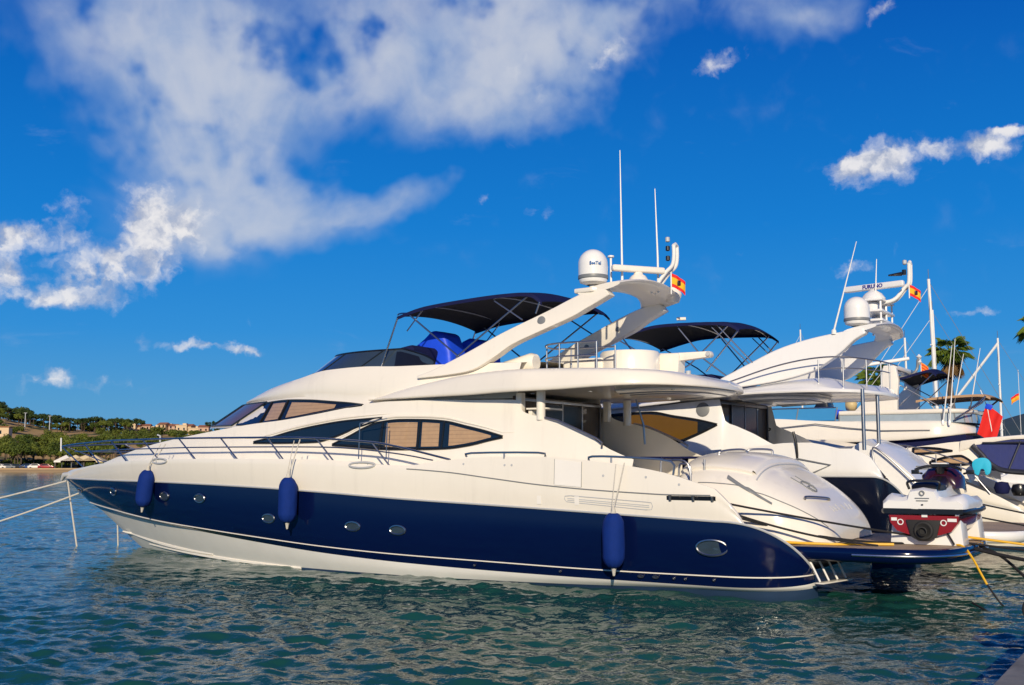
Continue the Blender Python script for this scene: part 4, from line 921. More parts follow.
ring_deck(YC, 'flybridge_deck', [(-1.1, 3.28), (-.7, 3.45), (-.2, 3.53), (1.6, 3.55), (3.45, 3.60), (5.2, 3.71), (7, 3.74), (10, 3.5)], [(-1.1, 3.2), (-.2, 3.04), (1.3, 2.93), (3.5, 2.88), (5.2, 2.87), (7, 2.9), (10, 3.2)], lambda u: 2.3-.5*max(0, min(1, (u-6)/5)), 10, .3, -1.05, M['white'], under=False)
nb = MB()
for sg in (1, -1): nb.grid([[(u, sg*(2.1 if u > -.3 else 2.0), z0+(z1-z0)*k) for u, z0, z1 in ((4.0, 2.3, 2.86), (1.4, 2.3, 2.93), (.3, 2.3, 3.0), (-.5, 2.3, 3.08), (-.9, 2.4, 3.12))] for k in (0, .5, 1)])
nb.grid([[(-.9, v, 2.4+.7*k) for v in frange(-2, 2, 5)] for k in (0, 1)]); nb.build('side_awning', M['cloth'], YC)
MB().tube([(5.2, 2.31, 3.37), (3.7, 2.32, 3.51), (2.72, 2.32, 3.37), (1.62, 2.32, 3.26), (.1, 2.3, 3.25)], .018, 6).build('seam', M['grey'], YC)
# upper deck: windscreen panes under a padded rim, canopies, arch and aerials
def rimC(z, k=1.0, n=40):
    o = [(3.0, 2.0*k, z), (2.0, 2.0*k, z)]
    for i in range(n+1): a = pi/2-pi*i/n; o.append((.2-1.25*k*abs(cos(a))**.6, 2.0*k*(1 if sin(a) > 0 else -1)*abs(sin(a))**.7, z))
    return o+[(2.0, -2.0*k, z), (3.0, -2.0*k, z)]
gl = MB().grid([rimC(3.5, .99), rimC(3.86, .95)]); GC = gl.build('deck_glazing', M['clear_pl'], YC)
MB().tube(rimC(3.86, .96), .075, 10).build('rim_pad', M['white'], YC)
MB().grid([rimC(3.86, .95), [(1.2, 0, 3.92)]*len(rimC(0))]).build('upper_deck_pad', M['white'], YC)
for p in rimC(3.52, .985)[::4]: MB().tube([p, (p[0]+.03, p[1]*.97, 3.86)], .025, 6).build('glazing_post', M['grey'], GC)
g2 = MB().grid([[(u, 2.12-.12*k, 3.62+k*.42) for u in frange(3.1, 7.2, 8)] for k in (0, 1)]); gq = g2.build('fly_windscreen', mat('blue_screen', (.05, .25, .5), .1, coat=.5), YC)
for u in (3.1, 4.4, 5.6, 6.8): MB().tube([(u, 2.13, 3.6), (u-.05, 2.0, 4.06)], .02, 6).build('screen_post', M['grey'], gq)
MB().tube([(7.2, 2.0, 4.05), (3.1, 2.0, 4.05)], .022, 8).build('screen_rail', M['chrome'], gq)
MB().lathe([(.001, -.2), (.18, -.15), (.22, 0), (.18, .15), (.001, .2)], (2.75, 1.4, 4.15), 18, (1, 0, 0)).build('liferaft', mat('cream_canister', (.55, .42, .2), .5), YC, 60)
MB().prism([(4.2, 3.7), (3.4, 3.7), (3.5, 4.3), (3.8, 4.35)], .8, 1.6).build('helm_seat', M['black'], YC, bevel=.08)
MB().prism([(3.4, 3.7), (2.9, 3.7), (3.1, 4.0), (3.3, 4.0)], .6, 1.7).build('bench', M['royal'], YC, bevel=.06)
for sg in (1, -1): MB().prism([(1.85, 3.6), (1.2, 3.6), (1.18, 4.3), (1.12, 4.9), (1.2, 5.36), (1.62, 5.32), (1.68, 4.8), (2.6, 3.9)], sg*1.75, sg*1.5).build('arch_leg', M['white'], YC, bevel=.05)
MB().box((1.4, 0, 5.32), (.45, 3.3, .16)).build('arch_bar', M['white'], YC, bevel=.06)
MB().tube([(2.75, 1.0, 5.45), (1.1, .2, 5.72)], .06, 10).build('mast_boom', M['mast'], YC)
MB().tube(bez([(1.4, .4, 5.1), (1.1, .2, 5.12), (.9, 0, 5.35), (.85, 0, 5.7)], 5), .05, 8).build('light_mast', M['grey'], YC)
for z in (5.6, 5.78): MB().lathe([(.001, -.1), (.1, 0), (.001, .1)], (.82, -.05, z), 14).build('navigation_light', M['mast'], YC, 60)
nC = [(1.42, 1.5, 4.9), (1.0, 1.5, 5.02), (.55, 1.5, 5.14), (.2, 1.5, 5.2), (.0, 1.5, 5.05)]
make_bimini(YC, nC, [sym(p) for p in nC], M['cloth'], M['cloth_in'], [([(1.4, 1.4, 4.9), (-.1, 1.4, 4.0)], .018), ([(.1, 1.4, 5.1), (1.3, 1.4, 4.0)], .018), ([(1.4, -1.4, 4.9), (-.1, -1.4, 4.0)], .018), ([(.1, -1.4, 5.1), (1.3, -1.4, 4.0)], .018), ([(1.4, 1.4, 4.9), (1.4, 0, 4.98), (1.4, -1.4, 4.9)], .016)])
tn = [(.7, 1.3, 4.25), (.3, 1.3, 4.31), (-.5, 1.3, 4.37), (-1.3, 1.3, 4.38), (-1.55, 1.3, 4.28)]
for o in [make_bimini(YC, tn, [sym(p) for p in tn], M['tan_cloth'], M['tan_cloth'], [([(-1.4, s*1.25, 4.3), (-.9, s*1.25, 3.9)], .03) for s in (1, -1)]+[([(.4, s*1.25, 4.28), (.1, s*1.25, 3.9)], .02) for s in (1, -1)], .05)]: o.name = 'sun_awning'
for (u, v, z0, u1, z1) in ((-.25, 2.1, 3.4, -.62, 5.9), (-.45, 2.1, 3.4, -.72, 6.1), (-.3, .6, 3.9, -.7, 5.75), (-.75, .2, 3.9, -1.15, 5.95)): MB().lathe([(.04, 0), (.05, .1), (.02, .18)], (u, v, z0), 8).tube([(u, v, z0), (u1, v, z1)], [.024, .009], 7).build('whip_antenna', M['mast'], YC)
MB().tube([(-.6, 2.0, 3.6), (-1.4, 1.9, 4.1), (-1.5, 1.9, 4.3)], .03, 8).build('stern_rail', M['chrome'], YC)

# ------------------------------------------------------------------ white sport cruiser with blue cockpit cover
YD = thing('sport_cruiser', 'white sport cruiser with tan blinds in its windows and a blue cockpit cover', 'cruiser', berth(12.7), RZ)
hd_ = dict(
 sheer=Line([(-3.1, 1.16), (-2.35, 1.56), (-1.5, 1.93), (-.8, 2.2), (.1, 2.4), (3, 2.5), (8, 2.5), (12, 2.3)], 2.1, 3, 12.2, 2.3), crease=Line([(-3.1, 1.1), (-2.3, 1.35), (-.8, 1.9), (.1, 2.1), (12, 2.1)], 2.13, 3, 12.2, 2.3), blue=Line([(-3.1, 1.02), (-2.3, 1.2), (-.8, 1.5), (1, 1.6), (12, 1.8)], 2.1, 3, 12.25, 2.3),
 knuckle=Line([(-3.1, .5), (11.6, 1.1)], 2.05, 3, 11.6, 2.2), white=Line([(-3.1, .4), (11.4, .95)], 2.0, 3, 11.4, 2.2), boot=Line([(-3.1, .15), (10.6, .1)], 1.95, 3, 10.6, 2), water=Line([(-3.1, 0), (10.5, 0)], 1.9, 3, 10.5, 2), keel=Line([(-3.1, -.5), (9.6, -.5)], 1.4, 3, 9.6, 2))
make_hull(YD, hd_, -3.1, .5, [M['white'], M['white'], M['white'], M['white']], dict(sheer=.9, crease=.85, blue=.8, knuckle=.5, white=.4, boot=.2, water=.05, keel=-.4), .9, -1.6)
houseD = dict(base=Line([(-2.2, 1.75), (-.8, 2.1), (0, 2.3), (11, 2.4)], 1.85, 3, 11, 2.4), shoulder=Line([(-2.2, 2.55), (-1.75, 2.78), (-1.0, 2.70), (-.36, 2.62), (.2, 2.56), (3, 2.95), (6, 2.9), (11, 2.3)], 1.62, 3, 11, 2.4))
hs_ = Sheet([houseD['base'], houseD['shoulder']])
DD = make_house(YD, houseD, ulow=-2.2)
add_window(DD, hs_, [(-.55, 2.62), (-.83, 2.635), (-1.1, 2.62), (-1.55, 2.55)], [(-.55, 2.45), (-.83, 2.46), (-1.1, 2.48), (-1.55, 2.53)], [(-1.3, -.6)], blind='blind', sides=(1,))
add_window(DD, hs_, [(-1.0, 2.26), (-1.2, 2.33), (-1.38, 2.38), (-1.75, 2.42), (-1.92, 2.34), (-2.06, 2.22)], [(-1.0, 2.2), (-1.2, 2.19), (-1.74, 2.17), (-2.06, 2.20)], [(-1.95, -1.15)], blind='blind', sides=(1,))
MB().prism([(-1.7, 2.5), (-1.75, 2.80), (-2.4, 2.88), (-3.4, 2.95), (-3.9, 2.96), (-3.9, 2.84), (-3.0, 2.82), (-2.3, 2.72)], -1.7, 1.7).build('hard_top', M['white'], YD, bevel=.04)
fr = MB()
fr.tube(bez([(-2.05, 1.72, 2.68), (-2.28, 1.75, 2.43), (-2.42, 1.78, 2.25), (-2.7, 1.8, 2.06), (-3.1, 1.82, 2.0), (-3.6, 1.82, 1.98)], 5), .07, 10); fr.tube([(-2.9, 1.8, 2.05), (-3.2, 1.7, 2.78)], .025, 8); fr.tube([(-2.3, 1.72, 2.74), (-3.6, 1.72, 2.74)], .025, 8)
fr.build('windscreen_frame', M['dark_metal'], YD)
MB().grid([[(-2.08, 1.70, 2.70), (-2.3, 1.73, 2.44), (-2.44, 1.76, 2.26), (-2.7, 1.78, 2.07), (-3.1, 1.80, 2.02), (-3.8, 1.80, 2.0)], [(-2.1, 1.68, 2.75), (-2.5, 1.66, 2.80), (-2.8, 1.66, 2.82), (-3.1, 1.64, 2.83), (-3.4, 1.62, 2.83), (-3.8, 1.6, 2.83)]]).build('cockpit_cover', M['royal_dk'], YD)
MB().box((-2.9, 0, 2.4), (1.9, 3.2, .75)).build('cover_body', M['royal_dk'], YD, bevel=.1)
hr = MB(); pts = [(-2.16, 1.95), (-2.1, 2.2), (-2.2, 2.33), (-2.42, 2.35), (-2.54, 2.22), (-2.52, 1.98), (-2.42, 1.93), (-2.38, 2.06), (-2.3, 2.06), (-2.24, 1.92)]
LB = MB().prism(smooth2(pts+pts[:1], 4)[:-1], 2.08, 2.2).build('horseshoe_buoy', M['cyan'], None, bevel=.03)
LB.location = berth(12.7); LB.rotation_euler = (0, 0, RZ); tag(LB, 'bright cyan horseshoe lifebuoy hung on the white sport cruiser', 'lifebuoy')
sr = MB()
for a in ([(-.2, 2.0, 2.3), (-.2, 2.0, 2.7), (-1.0, 2.0, 2.55), (-2.1, 2.05, 2.15)],): sr.tube(bez(a, 5), .018, 8)
for u, z in ((-.5, 2.25), (-1.2, 2.05), (-1.8, 1.8)): sr.tube([(u, 2.02, z), (u, 2.02, z+.4)], .016, 8)
sr.build('side_rail', M['chrome'], YD)
MB().tube([(-1.45, 2.14, 1.86), (-2.0, 2.15, 1.72), (-2.5, 2.14, 1.5)], .02, 8).tube([(-2.15, 2.15, 1.9), (-2.5, 2.15, 1.45)], .02, 8).build('grab_rail', M['dark_metal'], YD)
for k, (u, z, c_) in enumerate(((-2.75, 1.5, 'cloth'), (-3.15, 1.45, 'black'))): MB().lathe([(.001, -.16), (.15, -.14), (.2, 0), (.15, .14), (.001, .16)], (u, 1.95, z+.1), 16).build('deck_cushion', M[c_], YD, 60)
MB().plan([(-3.2, 1.9), (-4.1, 1.8), (-4.35, 1.2), (-4.35, -1.2), (-4.1, -1.8), (-3.2, -1.9)], .52, .66).build('swim_platform', M['white'], YD, bevel=.04)
# ------------------------------------------------------------------ loose things: fenders, water scooter, flags, ropes
def rope(pts, r, m, label, cat='rope', name='mooring_rope', group=None, n=7):
    o = MB().tube(pts, r, n).build(name, M[m]); return tag(o, label, cat, group)
import itertools
def AW(u, v, z, dv=0):
    b = berth(dv); return Vector((b[0]+u*cos(RZ)-v*sin(RZ), b[1]+u*sin(RZ)+v*cos(RZ), z))
def fender(u, v, z0, z1, zr, label, lean=(0, 0), vr=None):
    L = z1-z0; t = thing('boat_fender', label, 'fender', AW(u, v, z0), RZ, 'fenders along the blue hull')
    prof = [(.001, 0), (.05, .0), (.09, .02*L), (.15, .09*L), (.185, .20*L), (.19, .4*L), (.19, .62*L), (.18, .80*L), (.14, .91*L), (.08, .98*L), (.03, L), (.001, L)]
    fb_ = MB(); n_ = 36; wr = random.Random(int(u*100))
    ph = [wr.uniform(0, 6.28) for _ in range(4)]
    ring = []
    pf = pchip([(z_, r_) for r_, z_ in prof[2:-1]])
    for j in range(41):
        z_ = prof[2][1]+(L*.985-prof[2][1])*j/40; r_ = pf(z_); end = min(1, 4*min(j, 40-j)/40+.15)
        ring.append([((r_+.006*(1-end*.75)*sin(9*a_+ph[0])+.0022*sin(3*a_+z_*9+ph[1])+.0018*sin(5*a_-z_*14+ph[2]))*cos(a_), (r_+.006*(1-end*.75)*sin(9*a_+ph[0])+.0022*sin(3*a_+z_*9+ph[1]))*sin(a_), z_) for a_ in [2*pi*k/n_ for k in range(n_)]])
    fb_.grid(ring, True); fb_.add(ring[0], [tuple(range(n_))]); fb_.add(ring[-1], [tuple(range(n_))])
    o = fb_.build('fender_body', M['fender'], t, 60, weld=True)
    MB().lathe([(.05, .01), (.035, -.04), (.02, -.12), (.001, -.13)], (0, 0, 0), 12).build('fender_eye', M['rope_white'], t)
    MB().lathe([(.05, L-.015), (.035, L+.05), (.02, L+.1), (.001, L+.11)], (0, 0, 0), 12).build('fender_eye', M['rope_white'], t)
    vr_ = 0 if vr is None else vr
    MB().tube([(0, 0, L+.05), (lean[0]*.5, vr_*.5, (zr-z0+L)*.5), (lean[0], vr_, zr-z0)], .013, 6).tube([(.03, 0, L+.05), (lean[0]+.16, vr_, zr-z0-.02)], .009, 6).build('lanyard', M['rope_white'], t)
    o = t; t.rotation_euler = (0, lean[1], RZ); return t
fender(14.05, 2.06, 1.20, 2.08, 2.72, 'blue cloth covered fender nearest the bow of the blue hulled yacht', (-.25, R(-9)), -.2)
fender(8.79, 2.86, 1.01, 1.94, 2.70, 'blue cloth covered fender amidships, below the dark wedge window', (-.1, R(0)), -.22)
fender(1.40, 2.93, .46, 1.39, 2.22, 'blue cloth covered fender nearest the stern, beside the air vent', (-.12, 0), -.2)

# water scooter on its white chock on the swimming platform (x = its bow)
JX = thing('jet_ski', 'white and red jet ski with black seat parked across the swim platform', 'jet ski', AW(-3.2, .95, .93), RZ-R(90))
def jrow(x, prof): return [(x, y, z) for y, z in prof]+[(x, -y, z) for y, z in prof[::-1]]
jh = MB(); rs = []
for x, b, k, zc, dz in ((0, .54, .10, .16, .47), (.5, .57, .07, .15, .47), (1.2, .60, .06, .15, .47), (1.9, .58, .07, .17, .48), (2.4, .46, .16, .26, .51), (2.75, .27, .32, .40, .55), (2.95, .05, .50, .53, .58)):
    rs.append(jrow(x, [(0, k), (b*.45, k+(zc-k)*.55), (b*.78, zc+.03), (b*.97, zc+.16), (b*1.0, dz-.03)]))
jh.grid(rs); jh.add(rs[0], [tuple(range(len(rs[0])))]); JH = jh.build('hull', M['red'], JX, 40, weld=True)
bm_ = MB(); rs = []
for x, b, dz in ((-.05, .60, .50), (.0, .64, .50), (.5, .65, .50), (1.2, .67, .50), (1.9, .64, .51), (2.4, .51, .54), (2.75, .31, .58), (3.0, .06, .61)):
    rs.append([(x, b*s_, dz+dy) for s_, dy in ((1.0, -.035), (1.03, -.015), (1.03, .025), (1.0, .045))])
for sg in (1, -1): bm_.grid([[(x, y*sg, z) for x, y, z in r] for r in rs])
bm_.grid([[(rs[0][j][0], s_*rs[0][j][1], rs[0][j][2]) for s_ in (1, -1)] for j in range(4)])
bm_.build('bumper', M['black'], JX, 40)
dk = MB(); rs = []
for x, b, e, c_ in ((-.04, .62, .13, .30), (.06, .65, .20, .34), (.35, .65, .24, .35), (.7, .66, .22, .33), (1.2, .66, .17, .36), (1.7, .64, .18, .42), (2.1, .58, .16, .40), (2.5, .45, .12, .28), (2.8, .26, .07, .15), (2.98, .06, .03, .05)):
    dz = .55 if x < 2 else .55+.06*(x-2); 
    # gunwale, outer shoulder, foot well, central hump
    rs.append(jrow(x, [(b, dz), (b*.99, dz+e*.55), (b*.86, dz+e), (b*.66, dz+e*.92), (b*.50, dz+e*(.35 if .3 < x < 2.0 else .9)), (b*.38, dz+e*(.45 if .3 < x < 2.0 else 1.0)), (b*.30, dz+c_*.9), (0, dz+c_)]))
dk.grid(rs); dk.add(rs[0], [tuple(range(len(rs[0])))]); JD = dk.build('deck', M['white_cool'], JX, 50, weld=True)
st = MB(); rs = []
for x, w, z0, h in ((.12, .17, .84, .05), (.2, .21, .84, .13), (.55, .22, .84, .15), (.95, .2, .84, .13), (1.3, .17, .86, .17), (1.55, .13, .9, .18)):
    rs.append(jrow(x, [(w, z0), (w*1.0, z0+h*.6), (w*.7, z0+h*.95), (0, z0+h)]))
st.grid(rs); st.add(rs[0], [tuple(range(len(rs[0])))]); st.add(rs[-1], [tuple(range(len(rs[-1])))]); st.build('seat', M['black'], JX, 50, weld=True)
MB().tube(bez([(.12, .23, .86), (.10, .24, .98), (.10, 0, 1.0), (.10, -.24, .98), (.12, -.23, .86)], 6), .022, 8).build('grab_handle', M['black'], JX)
cw = MB(); rs = []
for x, w, z0, h in ((1.45, .26, .85, .18), (1.6, .34, .85, .36), (1.85, .36, .8, .42), (2.15, .32, .78, .34), (2.5, .22, .75, .14)):
    rs.append(jrow(x, [(w, z0), (w*.95, z0+h*.6), (w*.6, z0+h*.95), (0, z0+h)]))
cw.grid(rs); cw.add(rs[0], [tuple(range(len(rs[0])))]); cw.build('cowling', M['maroon'], JX, 50, weld=True)
HBR = MB().tube(bez([(1.32, .38, 1.17), (1.42, .2, 1.23), (1.5, 0, 1.21), (1.42, -.2, 1.23), (1.32, -.38, 1.17)], 6), .024, 10).tube([(1.55, 0, 1.12), (1.5, 0, 1.27)], .07, 10)
HBR.box((1.52, 0, 1.245), (.16, .24, .05)); HBR = HBR.build('handlebar', M['black'], JX)
MB().box((1.55, 0, 1.28), (.2, .26, .025)).build('bar_pad', M['white_cool'], HBR, bevel=.012)
for sg in (1, -1): MB().tube([(1.75, sg*.34, 1.1), (1.72, sg*.42, 1.12)], .02, 6).box((1.72, sg*.46, 1.13), (.05, .13, .075)).build('mirror', M['black'], JX, bevel=.015)
jp = MB().lathe([(.15, .02), (.165, .0), (.15, -.04), (.12, -.05), (.09, -.03), (.001, -.02)], (-.02, 0, .20), 24, (1, 0, 0)); jp.add([(-.035, y, z) for y, z in ((-.27, .37), (.27, .37), (.20, .10), (.08, .03), (-.08, .03), (-.20, .10))]+[(.02, y, z) for y, z in ((-.27, .37), (.27, .37), (.20, .10), (.08, .03), (-.08, .03), (-.20, .10))], [tuple(range(6)), tuple(range(11, 5, -1))]+[(i, i+6, (i+1) % 6+6, (i+1) % 6) for i in range(6)]); JPU = jp.build('jet_pump', M['rubber'], JX, 40, bevel=.012)
MB().lathe([(.07, .0), (.075, -.08), (.06, -.085), (.05, -.03), (.001, -.03)], (-.05, 0, .19), 18, (1, 0, 0)).build('nozzle', M['rubber'], JPU, 40)
for y, z in ((-.31, .33), (.36, .33)): MB().lathe([(.035, 0), (.05, .0), (.05, -.012), (.035, -.012)], (-.005, y, z), 18, (1, 0, 0)).build('drain_plug', M['white_cool'], JH)
for y, w_ in ((-.44, .14), (.46, .09)): MB().box((-.008, y, .375), (.012, w_, .05)).build('sticker', M['white_cool'], JH)
MB().box((-.008, -.02, .44), (.012, .09, .05)).build('sticker', M['white_cool'], JH)
MB().lathe([(.025, 0), (.045, 0), (.045, -.01), (.025, -.01)], (-.05, 0, .80), 16, (1, 0, 0)).build('badge', M['grey'], JD)
for z, w_ in ((.72, .22), (.68, .18)): MB().box((-.05, 0, z), (.014, w_, .012)).build('lettering', M['grey'], JD)
MB().box((-.05, 0, .615), (.016, .03, .02)).build('tell_tale', M['black'], JD)
CH = thing('jet_ski_chock', 'white moulded chock that carries the jet ski on the teak platform', 'chock', AW(-3.2, .95, .892), RZ-R(90))
ck = MB()
for x in (.12, 1.7): ck.add([(x, y, z) for y, z in ((-.58, 0), (.56, 0), (.52, .40), (.28, .30), (0, .12), (-.28, .30), (-.54, .42))]+[(x+.5, y, z) for y, z in ((-.58, 0), (.56, 0), (.52, .40), (.28, .30), (0, .12), (-.28, .30), (-.54, .42))], [tuple(range(7)), tuple(range(13, 6, -1))]+[(i, i+7, (i+1) % 7+7, (i+1) % 7) for i in range(7)])
ck.box((1.0, 0, .05), (1.2, .5, .08)); ck.build('cradle', M['white_cool'], CH, bevel=.02)
MB().tube([(.09, -.30, .28), (.09, -.44, .02)], .018, 6).build('lashing_strap', M['black'], CH)

# flags
def flag(label, cat, loc, w, h, bands, rz, staff, droop=.0, tilt=0, extra=None, gr=None):
    t = thing('flag', label, cat, loc, rz)
    fl = MB(); n = 14
    for (a, b, mi) in bands:
        rows = []
        for j in range(4):
            q = a+(b-a)*j/3
            rows.append([(w*i/n, .06*w*sin(i*.9+q*2)*(i/n), -h*q-droop*(i/n)**1.5*w) for i in range(n+1)])
        fl.grid(rows, mi=mi)
    mats = [M['flag_red'], M['flag_yellow'], M['flag_orange'], M['royal'], M['white']]
    o = fl.build('cloth', mats, t, 60)
    t.rotation_euler = (0, tilt, rz)
    MB().tube(staff, .014, 6).build('staff', M['mast'], t)
    if extra: extra(t, o)
    return t
SP = [(0, .25, 0), (.25, .75, 1), (.75, 1, 0)]
def crest(t, o): MB().box((.16, 0, -.19), (.07, .05, .10)).build('crest', M['maroon'], o, bevel=.01)
flag('red and yellow flag drooping from the light mast of the blue hulled yacht', 'flag', AW(1.72, -.40, 5.98), .30, .27, SP, R(12), [(0, 0, .1), (0, 0, -.42)], .55, R(0), crest)
flag('small red and yellow flag high on the mast of the white yacht', 'flag', AW(-1.5, -.2, 6.36, 6.6), .28, .26, SP, R(5), [(0, 0, .1), (0, 0, -.32)], .55, 0, crest)
CAT = [(k/9, (k+1)/9, 2 if k % 2 == 0 else 0) for k in range(9)]
flag('small orange striped flag hanging beside the pale mast lights', 'flag', AW(.80, -.2, 5.60, 19), .24, .44, CAT, R(-10), [(0, 0, .15), (0, 0, -.5)], .7)
def jack(t, o): MB().box((.10, 0, -.02), (.2, .05, .16)).build('canton', M['royal'], o, bevel=.005)
RE = AW(-1.36, 1.0, 4.05, 19)
t = flag('large plain red ensign hanging from a slanting white staff at the stern', 'flag', RE, .58, .95, [(0, 1, 0)], R(-35), [(-.28, 0, .42), (.06, 0, -.05), (.62, 0, -1.2)], .35, R(18), jack)
flag('yellow and red flag on a thin staff far right', 'flag', Vector((28.1, 62, 6.1)), .6, .36, [(0, .34, 0), (.34, .7, 1), (.7, 1, 2)], R(200), [(0, 0, 1.3), (0, 0, -3.2)], .5)

# mooring lines
Q = lambda v, z=.62: AW(-5.72, v, z)          # a point on the edge of the quay
bowp = AW(19.45, 0, 1.75)
rope(sag(AW(19.5, .05, 1.74), AW(26.5, 4.8, .0), .15), .022, 'rope_white', 'upper white bow line running left from the stem of the blue hulled yacht', group='bow lines of the blue hulled yacht')
rope(sag(AW(18.7, .25, 1.42), AW(22.9, 2.8, -.1), .1), .022, 'rope_white', 'lower white bow line running left from the blue hull into the sea', group='bow lines of the blue hulled yacht')
rope(sag(AW(19.45, .05, 1.72), AW(18.2, .6, -.1), .0), .022, 'rope_white', 'white bow line slanting down into the water right under the stem', group='bow lines of the blue hulled yacht')
rope(sag(AW(17.9, -.35, 1.2), AW(17.65, -.25, -.1), .0), .02, 'rope_white', 'short white line hanging straight into the water behind the stem', group='bow lines of the blue hulled yacht')
rope(sag(AW(.0, 2.72, 1.66), AW(-5.7, -.9, .66), .10), .018, 'rope_black', 'black stern line reaching past the jet ski chock to the quay', group='stern lines of the blue hulled yacht')
rope(sag(AW(.3, 2.72, 1.66), AW(-3.2, .6, .91), .22), .018, 'rope_black', 'thin black line sagging from the hawse slot onto the platform', group='stern lines of the blue hulled yacht')
rope(sag(AW(.1, 2.72, 1.66), AW(-2.6, 1.5, .90), .12), .018, 'rope_black', 'short black line running from the hawse slot down over the blue quarter', group='stern lines of the blue hulled yacht')
rope(bez([AW(-.5, 1.95, .97), AW(-1.2, 1.9, .93), AW(-1.9, 1.75, .915), AW(-2.3, 1.5, .915), AW(-2.8, 1.3, .915)], 6), .022, 'rope_yellow', 'yellow shore cable lying along the teak platform below the garage', 'cable', 'shore_cable')
rope(bez([AW(-3.45, .75, .91), AW(-3.75, .85, .90), AW(-3.92, 1.0, .74), AW(-4.05, 1.1, .52), AW(-4.15, 1.15, .34)], 8), .018, 'rope_yellow', 'short yellow shore cable hanging over the platform edge', 'cable', 'shore_cable')
rope(bez([AW(-4.15, 1.15, .34), AW(-4.4, 1.3, .04), AW(-4.75, 1.6, -.05), AW(-5.2, 2.0, .0), AW(-5.5, 2.3, .25), AW(-5.6, 2.5, .63)], 8), .014, 'rope_black', 'dark line that carries on from the hanging yellow cable to the quay', 'line', 'mooring_rope', 'slack lines by the quay')
rope(bez([AW(-3.3, -.4, 1.0), AW(-4.3, -1.0, .85), AW(-5.1, -1.4, .72), Q(-1.6, .66)], 8), .022, 'rope_yellow', 'yellow cable stretched from the platform past the white bathing platform', 'cable', 'shore_cable')
rope(bez([AW(-1.0, 1.4, 2.05, 6.6), AW(-2.4, .8, 1.5, 6.6), AW(-4.0, .2, 1.1, 6.6), AW(-5.8, -.4, .66, 6.6)], 8), .018, 'rope_black', 'black stern line of the white yacht passing behind the jet ski handlebar', group='stern lines of the white yacht')
rope(bez([AW(-1.3, 2.3, 1.7, 6.6), AW(-3.0, 1.9, 1.15, 6.6), AW(-5.8, 1.3, .66, 6.6)], 8), .018, 'rope_black', 'black stern line of the white yacht nearest the jet ski bow', group='stern lines of the white yacht')
rope(bez([AW(-3.9, .1, .86), AW(-4.3, .4, .7), AW(-4.9, .9, .25), AW(-5.4, 1.5, .12), AW(-5.7, 2.0, .35), Q(2.2)], 8), .024, 'rope_black', 'black slack line looping from the platform tip down to the quay', group='slack lines by the quay')
rope(bez([AW(-4.0, 1.6, .1), AW(-4.6, 2.3, -.06), AW(-5.2, 2.9, .0), AW(-5.6, 3.3, .3), Q(3.5)], 8), .018, 'rope_black', 'dark slack line dipping into the water beside the quay', group='slack lines by the quay')
rope(sag(AW(-3.9, .55, .84), AW(-5.72, 1.0, .64), .05), .03, 'rope_black', 'thick black line running level from the platform tip to the right edge', group='slack lines by the quay')
# ------------------------------------------------------------------ quay, far shore, hill, houses, trees, sailing boats
q = MB()
A1, A2 = AW(-5.70, 26, 0), AW(-5.70, -60, 0); inw = Vector((.853, -.522, 0))
f4 = [A1, A2, A2+inw*14, A1+inw*14]
q.add([(p.x, p.y, -1.5) for p in f4]+[(p.x, p.y, .60) for p in f4], [(0, 1, 5, 4), (1, 2, 6, 5), (2, 3, 7, 6), (3, 0, 4, 7), (4, 5, 6, 7)])
mq = bpy.data.materials.new('quay_concrete'); mq.use_nodes = True; t = NT(mq.node_tree); b = t.n['Principled BSDF']; tc = t.new('ShaderNodeTexCoord'); p = tc.outputs['Object']
cq = t.ramp(t.noise(p, 1.2, 8, .65), [(.3, (.10, .10, .10)), (.55, (.20, .195, .185)), (.75, (.30, .29, .27))])
t.link(cq, b.inputs['Base Color']); b.inputs['Roughness'].default_value = .85
bn = t.new('ShaderNodeBump'); bn.inputs['Strength'].default_value = .5; bn.inputs['Distance'].default_value = .03; t.link(t.noise(p, 14, 6, .6), bn.inputs['Height']); t.link(bn.outputs[0], b.inputs['Normal'])
tag(q.build('quay', mq, None, bevel=.03), kind='structure')
tf = thing('rubber_bumper', 'black rubber bumper on the edge of the quay at the far right', 'bumper', AW(-5.50, 6.2, .62), RZ)
MB().tube([(0, -.35, 0), (0, .35, 0)], .17, 20).build('bumper_roll', M['rubber'], tf, bevel=.03)
MB().tube([(0, .3, .12), (-.25, .3, .02)], .02, 6).build('chain', M['dark_metal'], tf)

def sm(x, a, b):
    x = min(1, max(0, (x-a)/(b-a))); return x*x*(3-2*x)
def hsh(i): return (math.sin(i*127.1+311.7)*43758.5453) % 1
def bump2(x, y): return sin(x*.031+1.1)*sin(y*.043+.3)*1.6+sin(x*.083-y*.06)*.7+sin(x*.19+y*.17)*.3
RIDGE = pchip([(-420, 30), (-300, 27), (-215, 22), (-196, 19.5), (-182, 16.2), (-170, 15), (-158, 15.0), (-143, 13.4), (-128, 13.2), (-112, 12.6), (-90, 10.5), (-60, 7), (0, 4), (200, 3.5), (600, 3)])
def ground(x, y):
    k = 430.0/max(200, y); r = RIDGE(x*k)
    if y < 299: return -1.5
    z = .8*sm(y, 299, 300.5)+(r-.8)*(.10*sm(y, 304, 330)+.9*sm(y, 322, 436))
    z += bump2(x, y)*sm(y, 320, 380)*.55
    return z-sm(y, 470, 800)*r*.4
